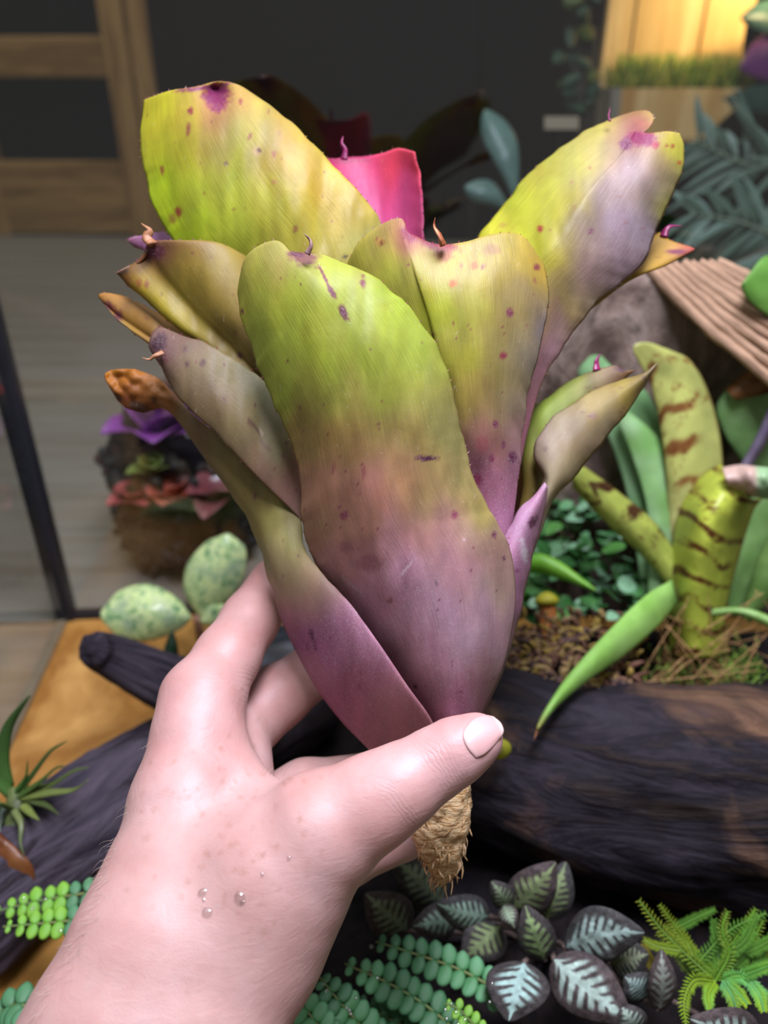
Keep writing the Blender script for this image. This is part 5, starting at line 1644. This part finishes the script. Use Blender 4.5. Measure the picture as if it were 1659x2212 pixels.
# lower-right leaf
bleaf('leaf',
      [(1085, 1240), (1120, 1130), (1160, 1070), (1172, 1030), (1152, 985), (1166, 932), (1222, 882), (1300, 836), (1380, 812), (1412, 792)],
      [(1130, 1250), (1165, 1160), (1195, 1080), (1245, 1025), (1300, 955), (1350, 895), (1385, 845), (1405, 810), (1416, 790)],
      [(1412, 792), (1420, 784), (1416, 790)],
      [(0, [.246, .244, .246]), (.3, [.246, .241, .247]), (.6, [.249, .244, .250]), (1, [.255, .252, .255])],
      [(1410, 795, '8f8468'), (1340, 835, 'a89c50'), (1260, 870, 'aca270'), (1200, 920, 'b4aa96'), (1280, 920, 'a89e84'), (1340, 880, '9a8a58'), (1170, 960, 'b4a8a0'), (1200, 1000, 'a8a088'), (1250, 980, '9c9064'),
       (1180, 1080, 'b8a898'), (1230, 1030, '9a9068'), (1150, 1150, 'b89cac')],
      BR, spots=[(1280, 900, 10, 8, 0, 'b08a88', .6), (1178, 970, 5, 7, 0, '7a6058', .5)], step=5.5, th=.0012, seed=13, rspots=14, teeth=(1, 0, 1), scol='7a5a50', label='grey-olive leaf arching out beside the sheath')

# green leaf behind it
bleaf('leaf',
      [(1100, 1180), (1128, 1060), (1126, 970), (1140, 900), (1195, 850), (1250, 812), (1300, 796)],
      [(1140, 1190), (1165, 1080), (1180, 1000), (1220, 930), (1270, 880), (1320, 840), (1372, 800)],
      [(1300, 796), (1330, 790), (1350, 800), (1372, 800)],
      [(0, [.254, .252, .254]), (.5, [.258, .254, .258]), (1, [.266, .262, .264])],
      [(1300, 800, '9c9470'), (1240, 830, '98a858'), (1170, 890, '92a84c'), (1140, 960, '8c9a4c'), (1150, 1050, '86743c'), (1330, 795, '8a7a78'), (1360, 800, 'a07840')],
      BR, spots=[(1345, 797, 18, 8, 0, '4a3048', .7)], step=6, th=.0012, seed=14, rspots=6, teeth=(1, 1, 1), label='green leaf half hidden behind the olive one')

# pink tip peeping out at the left, and leaves at the back of the rosette
bleaf('leaf',
      [(520, 720), (420, 620), (340, 560), (290, 534)], [(540, 690), (450, 590), (390, 530), (352, 500)],
      [(290, 534), (276, 516), (310, 508), (352, 500)],
      [(0, [.268, .264, .266]), (1, [.272, .269, .270])],
      [(285, 520, 'c08a98'), (320, 515, 'b48ab0'), (345, 508, 'a060b0'), (400, 560, 'a08a60')], BR, step=6, th=.001, seed=15, rspots=2, teeth=(0, 0, 1), label='pale pink leaf tip')
for k, (a, b) in enumerate(((700, 900), (860, 1060), (950, 1150))):
    bleaf('leaf',
          [(930, 1640), (840 + 30 * k, 1400), (a - 20, 1100), (a, 800), (a + 20, 640)], [(1000, 1640), (1010 + 20 * k, 1400), (b + 10, 1100), (b, 800), (b - 25, 640)],
          [(a + 20, 640), ((a + b) / 2, 600), (b - 25, 640)],
          [(0, [.250, .253, .250]), (.35, [.262, .278, .262]), (.7, [.278, .292, .278]), (1, [.292, .312, .292])],
          [(a, 640, '9a2c58'), (b, 700, 'a09048'), ((a + b) / 2, 900, '90703c'), ((a + b) / 2, 1300, 'a07080')], BR, step=12, th=.0013, seed=20 + k, rspots=8, teeth=(0, 0, 0))

# tip spines
spike('tip_spine', [(742, 345, .272), (745, 325, .2715), (738, 310, .271), (741, 294, .271)], 9, BR, SPINE)
spike('tip_spine', [(330, 528, .240), (318, 512, .241), (324, 498, .241), (305, 482, .241)], 13, BR, DRYTIP)
spike('tip_spine', [(320, 540, .244), (300, 565, .245), (275, 578, .247), (250, 590, .249)], 9, BR, DRYTIP)
spike('tip_spine', [(352, 762, .234), (335, 768, .233), (322, 776, .233), (306, 772, .232)], 9, BR, DRYTIP)
spike('tip_spine', [(665, 548, .207), (672, 530, .206), (668, 516, .206), (656, 505, .205)], 12, BR, pmat('withered_tip', ['b8a8a0', '7a5a58', 'd8d0d4'], 120, rough=.5))
spike('tip_spine', [(958, 530, .219), (950, 510, .218), (938, 490, .218), (940, 470, .217)], 13, BR, pmat('rusty_tip', ['b06a30', '7a3a20', 'c89060'], 120, rough=.5))
spike('tip_spine', [(1432, 512, .266), (1438, 498, .266), (1448, 489, .266), (1473, 488, .266)], 9, BR, SPINE)
spike('tip_spine', [(1290, 800, .262), (1288, 788, .262), (1290, 775, .262), (1298, 764, .262)], 10, BR, SPINE)
spike('tip_spine', [(1318, 262, .254), (1315, 250, .254), (1317, 240, .254), (1317, 231, .254)], 3, BR, SPINE)

# stem with fibrous bark
path = np.array([P(*q) for q in [(975, 1600, .240), (965, 1680, .239), (955, 1740, .239), (952, 1790, .239), (955, 1840, .239), (955, 1880, .239), (950, 1912, .239)]])
path = crom(path, 60)
rr = px(1, .239) * curve1([0, .25, .45, .62, .78, .9, 1], np.array([40, 48, 60, 58, 46, 30, 8.0]), np.linspace(0, 1, 60))
V, Fc, uv = tube_vf(path, rr, 40, rough=.22, nscale=(3, 260), seed=5)
STEM = pmat('fibrous_stem', ['7a5530', 'b08a58', 'd4bc90', '8a6238'], 1.0, stretch=(14, 900, 1), coord='UV', rough=.8, bump=.8, bdist=.002)
st = obj('stem', mesh('stem', V, Fc, uv), STEM, BR)
st['label'] = 'tan fibrous stem stub'
mb = MB()
t_, N_, B_ = frames(path)
for k in range(150):
    i = int(RNG.integers(22, 59))
    a = RNG.uniform(0, 2 * math.pi)
    rad = N_[i] * math.cos(a) + B_[i] * math.sin(a)
    p0 = path[i] + rad * rr[i] * 0.95
    L_ = px(RNG.uniform(8, 36), .239) * (.85 if i > 45 else 0.8)
    side = np.cross(rad, t_[i]) * RNG.uniform(-.5, .5)
    p1 = p0 + L_ * .5 * (t_[i] + .35 * rad + side)
    p2 = p0 + L_ * (t_[i] + RNG.uniform(0.0, .35) * rad + 1.6 * side)
    V, Fc, uv = tube_vf(crom([p0, p1, p2], 6), px(RNG.uniform(1.4, 3.4), .239) * np.array([1, .95, .85, .7, .5, .25]), 5, squash=.5)
    mb.add(V, Fc, uv)
fb = obj('bark_fibres', mb.mesh('bark_fibres'), pmat('bark_fibre', ['c8b088', '9a7648', 'e0d0b0'], 300, rough=.75, bump=.2), st)
fb['kind'] = 'stuff'
# ------------------------------------------------------------------ the hand
def hand_mesh():
    # camera-aligned coordinates: x right, y down, z depth; joints as (px, py, depth, radius px)
    def J(q):
        x, y, d, r = q
        return np.array([(x - CX) / FPX * d * S, (y - CY) / FPX * d * S, d * S]), r * d * S / FPX

    bones = [  # (smoothing px, chain)
        (0, [(-190, 3000, .165, 200), (60, 2520, .178, 190), (247, 2212, .188, 180), (335, 2030, .198, 165), (372, 1930, .205, 150)]),   # forearm, outer side
        (110, [(10, 3000, .167, 200), (250, 2520, .180, 190), (425, 2212, .190, 182), (520, 2020, .200, 174), (560, 1930, .203, 160)]),  # forearm, inner side
        (60, [(345, 2040, .197, 160), (385, 1900, .208, 138), (405, 1740, .218, 122), (428, 1580, .230, 94), (438, 1512, .236, 90)]),   # index metacarpal
        (50, [(430, 1960, .212, 130), (480, 1760, .232, 120), (500, 1600, .250, 85)]),           # middle metacarpal
        (50, [(480, 1960, .222, 140), (560, 1800, .246, 105)]),                                   # ring metacarpal
        (60, [(520, 2020, .200, 165), (600, 1890, .200, 160), (690, 1800, .199, 128), (800, 1735, .198, 100)]),   # thenar and thumb metacarpal
        (24, [(800, 1735, .198, 98), (860, 1700, .198, 86), (935, 1652, .2, 76)]),              # thumb, first phalanx
        (14, [(935, 1652, .2, 74), (985, 1622, .2, 67), (1025, 1600, .2, 56)]),               # thumb tip
        (14, [(1025, 1600, .2, 55), (1034, 1594, .2, 50)]),
        (45, [(470, 1640, .226, 70), (560, 1745, .216, 60), (690, 1745, .206, 55)]),              # web between thumb and index
        (26, [(438, 1512, .237, 88), (492, 1418, .248, 68), (540, 1340, .260, 60), (592, 1262, .272, 54)]),     # index, first phalanx
        (14, [(592, 1262, .272, 52), (680, 1290, .288, 46), (770, 1350, .292, 42)]),
        (20, [(510, 1590, .255, 74), (600, 1505, .268, 66), (690, 1440, .282, 58)]),               # middle
        (14, [(690, 1440, .282, 56), (790, 1430, .294, 50), (860, 1470, .292, 44)]),
        (20, [(560, 1770, .252, 80), (660, 1712, .256, 68), (800, 1688, .264, 60)]),               # ring
        (12, [(800, 1688, .264, 58), (900, 1650, .270, 50), (960, 1620, .268, 44)]),
        (20, [(620, 1880, .236, 90), (740, 1840, .250, 72), (870, 1800, .262, 56)]),               # little
        (12, [(870, 1800, .262, 54), (930, 1770, .266, 46), (960, 1740, .264, 40)]),
    ]
    h = 0.0013
    lo = np.array([-0.185, 0.02, 0.135])
    hi = np.array([0.066, 0.275, 0.375])
    n = np.ceil((hi - lo) / h).astype(int)
    gx, gy, gz = [lo[k] + h * np.arange(n[k]) for k in range(3)]
    X = np.stack(np.meshgrid(gx, gy, gz, indexing='ij'), -1).astype(np.float32)
    vol = None
    for sk, ch in bones:
        js = [J(q) for q in ch]
        dist = None
        for (a, ra), (b, rb) in zip(js[:-1], js[1:]):
            ab = (b - a).astype(np.float32)
            t = np.clip(((X - a.astype(np.float32)) @ ab) / (ab @ ab), 0, 1)
            dd = np.sqrt((((X - a.astype(np.float32)) - t[..., None] * ab) ** 2).sum(-1)) - (ra + (rb - ra) * t)
            if dist is None:
                dist = dd
            else:
                k = 0.004
                hh = np.clip(0.5 + 0.5 * (dist - dd) / k, 0, 1)
                dist = dist * (1 - hh) + dd * hh - k * hh * (1 - hh)
        if vol is None:
            vol = dist
        else:
            k = max(sk, 6) * .21 * S / FPX
            hh = np.clip(0.5 + 0.5 * (vol - dist) / k, 0, 1)
            vol = vol * (1 - hh) + dist * hh - k * hh * (1 - hh)
    V, Q = surface_nets(vol, lo, h)
    V = relax(V, Q, 6, 0.5)
    return V, Q


HV, HQ = hand_mesh()
HPX = HV[:, 0] / HV[:, 2] * FPX + CX
HPY = HV[:, 1] / HV[:, 2] * FPX + CY
HW = CAM + HV[:, 0:1] * RGT - HV[:, 1:2] * UPV + HV[:, 2:3] * FWD
HQ = HQ[:, ::-1] if False else HQ

# skin pigment: pinker fingers and knuckles, freckles and light brown marks on the back of the hand
hc = idw(HPX, HPY, [(300, 2100, 'd2aea6'), (450, 1900, 'd2b0a8'), (600, 1750, 'd4b2ac'), (420, 1520, 'd4aca6'), (700, 1900, 'd4b2ac'), (850, 1720, 'd4b0aa'), (1000, 1620, 'd6aca8'),
                          (500, 1380, 'd4aca4'), (570, 1290, 'd6a8a0'), (620, 1500, 'd4aca4'), (700, 1660, 'd4aca4'), (860, 1820, 'd4aaa4'), (500, 2050, 'd2aea6')], 80)
rs = np.random.default_rng(4)
for k in range(170):
    fx, fy = rs.normal(520, 130), rs.normal(1780, 130)
    r = rs.uniform(2.5, 8)
    m = (0.28 * rs.uniform(.3, 1)) * (1 - sm(.4, 1.2, np.hypot(HPX - fx, (HPY - fy) * .9) / r)) * (HV[:, 2] < .25 * S)
    hc = hc * (1 - m[:, None]) + hx('a0735c') * m[:, None]
hc = hc * .87
hn = fbm(HW * 160, 3, 8)[:, None]
hc = hc * (1 + 0.035 * hn)
hme = mesh('person', HW, HQ, np.stack([HPX, HPY], 1) / 1000.0, lin(np.clip(hc, 0, 1)))


def skin():
    t = NT('skin')
    a = t.n('ShaderNodeVertexColor', layer_name='Col')
    v = t.coord('Object')
    f = t.noise(v, 45, 4, .6)
    c = t.mix(1.0, a.outputs[0], t.ramp(f, [(.3, 'f2e2de'), (.7, 'ffffff')]), 'MULTIPLY')
    t.base(c)
    t.set(Roughness=.47, Specular_IOR_Level=.42)
    t.b.inputs['Subsurface Weight'].default_value = .35
    t.b.inputs['Subsurface Radius'].default_value = (1.0, .38, .25)
    t.b.inputs['Subsurface Scale'].default_value = .0035
    fine = t.n('ShaderNodeTexVoronoi', Vector=v, Scale=1100, feature='DISTANCE_TO_EDGE').outputs[0]
    wr = t.noise(t.coord('Object', (1, 1, 3.2)), 150, 4, .6, .8)
    hgt = t.math('ADD', t.math('MULTIPLY', t.math('MINIMUM', fine, .25), .35), t.math('MULTIPLY', wr, .9))
    # creases across the thumb joint and over the index knuckle
    sep = t.n('ShaderNodeSeparateXYZ', Vector=t.coord('UV'))
    X, Y = sep.outputs[0], sep.outputs[1]
    cr = None
    for cx, cy, ax, ay, w1, w2, fr_ in ((.945, 1.640, .80, -.60, .034, .085, 330), (.520, 1.470, .42, -.90, .05, .07, 300), (.600, 1.660, .75, .66, .03, .05, 380), (.870, 1.745, .75, -.66, .02, .07, 300)):
        dx, dy = t.math('SUBTRACT', X, cx), t.math('SUBTRACT', Y, cy)
        al = t.math('ADD', t.math('MULTIPLY', dx, ax), t.math('MULTIPLY', dy, ay))
        ac = t.math('ADD', t.math('MULTIPLY', dx, -ay), t.math('MULTIPLY', dy, ax))
        g = t.math('ADD', t.math('POWER', t.math('DIVIDE', t.math('ABSOLUTE', al), w1), 2.0), t.math('POWER', t.math('DIVIDE', t.math('ABSOLUTE', ac), w2), 2.0))
        mk = t.math('EXPONENT', t.math('MULTIPLY', g, -1.0))
        cv = t.math('MULTIPLY', t.math('POWER', t.math('ABSOLUTE', ac), 2.0), 2.2)
        wob_ = t.math('MULTIPLY', t.noise(t.coord('UV'), 22, 2), .03)
        sn = t.math('ABSOLUTE', t.math('SINE', t.math('MULTIPLY', t.math('ADD', t.math('ADD', al, cv), wob_), fr_)))
        w_ = t.math('MULTIPLY', t.math('POWER', sn, .5), mk)
        cr = w_ if cr is None else t.math('ADD', cr, w_)
    hgt = t.math('ADD', hgt, t.math('MULTIPLY', cr, .55))
    t.bump(hgt, .3, .0007)
    return t.m


SKIN = skin()
person = obj('person', hme, SKIN)
tag(person, 'bare left hand and forearm pinching the bromeliad by its base', 'person')
HAND_BVH = BVHTree.FromPolygons([tuple(v) for v in HW], [tuple(int(i) for i in q) for q in HQ])


def on_hand(x, y, off=0.0):
    r = ray(x, y)
    r = r / np.linalg.norm(r)
    hit, nrm, _, _ = HAND_BVH.ray_cast(Vector(CAM), Vector(r))
    if hit is None:
        return None, None
    return np.array(hit) - r * off, np.array(nrm)


# thumb nail
def nail():
    nu, nv = 26, 30
    L = crom([(1003, 1575), (1020, 1556), (1045, 1545), (1066, 1548)], nv)
    R_ = crom([(1028, 1638), (1046, 1630), (1066, 1612), (1080, 1594)], nv)
    T = crom([(1066, 1548), (1082, 1562), (1088, 1580), (1080, 1594)], nu)
    B = crom([(1003, 1575), (1000, 1592), (1010, 1616), (1028, 1638)], nu)
    u, v = np.linspace(0, 1, nu)[None, :, None], np.linspace(0, 1, nv)[:, None, None]
    XY = ((1 - u) * L[:, None] + u * R_[:, None] + (1 - v) * B[None] + v * T[None]
          - ((1 - u) * (1 - v) * L[0] + u * (1 - v) * R_[0] + (1 - u) * v * L[-1] + u * v * R_[-1]))
    dep = np.full((nv, nu), np.nan)
    for i in range(nv):
        for j in range(nu):
            p, _ = on_hand(*XY[i, j])
            if p is not None:
                dep[i, j] = (p - CAM) @ FWD / S
    # smooth cylinder-like fit across the nail
    uu, vv = np.meshgrid(np.linspace(-1, 1, nu), np.linspace(0, 1, nv))
    ok = ~np.isnan(dep) & (vv < .8)
    A = np.stack([np.ones_like(uu), uu, vv, uu * uu, uu * vv, vv * vv], -1)
    co, *_ = np.linalg.lstsq(A[ok], dep[ok], rcond=None)
    fit = A @ co
    G = P(XY[..., 0], XY[..., 1], fit - .00025)
    tipm = .6 * sm(.86, .95, vv)
    col = hx('caa09c') * (1 - tipm[..., None]) + hx('d8ccc6') * tipm[..., None]
    lun = sm(.22, .05, vv) * .35
    col = col * (1 - lun[..., None]) + hx('d2bab4') * lun[..., None]
    Vt, Fc, uv = shell_vf(G, .0006)
    return mesh('thumbnail', Vt, Fc, uv, np.vstack([lin(col).reshape(-1, 3)] * 2))


NAILM = vmat('nail', rough=.36, spec=.5, nscale=1.0, namp=.12, bump=.25, bdist=.0003, stretch=(60, 2, 1), coord='UV')
nl = obj('thumbnail', nail(), NAILM, person)
nl['label'] = 'pale thumbnail with a white tip'

# water droplets on the wrist
for k, (x, y, r) in enumerate([(437, 1928, 9), (447, 1972, 10), (518, 1940, 11), (440, 1944, 5), (566, 1890, 5), (624, 1854, 5), (524, 1950, 6)]):
    p, nrm = on_hand(x, y)
    if p is None:
        continue
    if nrm @ (CAM - p) < 0:
        nrm = -nrm
    R1 = px(r, .2)
    a = np.cross(nrm, [0.3, 0.2, 1.0]); a /= np.linalg.norm(a)
    b = np.cross(nrm, a)
    mbd = MB()
    th = np.linspace(0, math.pi / 2, 7)
    ph = np.linspace(0, 2 * math.pi, 16, endpoint=False)
    V = [p + nrm * R1 * .62 * math.cos(t) - nrm * R1 * .1 + R1 * math.sin(t) * (1 + .16 * math.sin(2 * f + k)) * (math.cos(f) * a + math.sin(f) * b * (1.25 if k < 3 else 1)) for t in th for f in ph]
    Fc = [[i * 16 + j, i * 16 + (j + 1) % 16, (i + 1) * 16 + (j + 1) % 16, (i + 1) * 16 + j] for i in range(6) for j in range(16)] + [list(range(96, 112))]
    dr = obj('water_droplet', mesh('water_droplet', V, Fc), WATERM)
    tag(dr, 'small glinting water droplet lying on the wrist', 'droplet', 'water droplets on the wrist')

# fine arm hairs along the outer edge of the wrist
mb = MB()
rs = np.random.default_rng(12)
cnt = 0
edge = crom([(300, 1580), (255, 1730), (222, 1850), (196, 1970), (130, 2080), (70, 2190)], 300)
for k in range(110):
    e = edge[int(rs.integers(0, 300))]
    x = e[0] + abs(rs.normal(0, 14)) + 3
    y = e[1] + rs.normal(0, 8)
    p, nrm = on_hand(x, y)
    if p is None:
        continue
    if nrm @ (CAM - p) < 0:
        nrm = -nrm
    L_ = px(rs.uniform(22, 60), .2)
    dirv = -0.7 * UPV - 0.55 * RGT + nrm * .55 + rs.normal(0, .25, 3)
    dirv /= np.linalg.norm(dirv)
    p1 = p + dirv * L_ * .5
    p2 = p + dirv * L_ * .9 - nrm * L_ * .22
    V, Fc, uv = tube_vf(crom([p, p1, p2], 6), px(.26, .2) * np.array([1, .95, .85, .7, .5, .25]), 4)
    mb.add(V, Fc, uv)
hr = obj('arm_hair', mb.mesh('arm_hair'), pmat('arm_hair', ['a89484', 'c8b8a8'], 50, rough=.45, bump=0), person)
hr['kind'] = 'stuff'
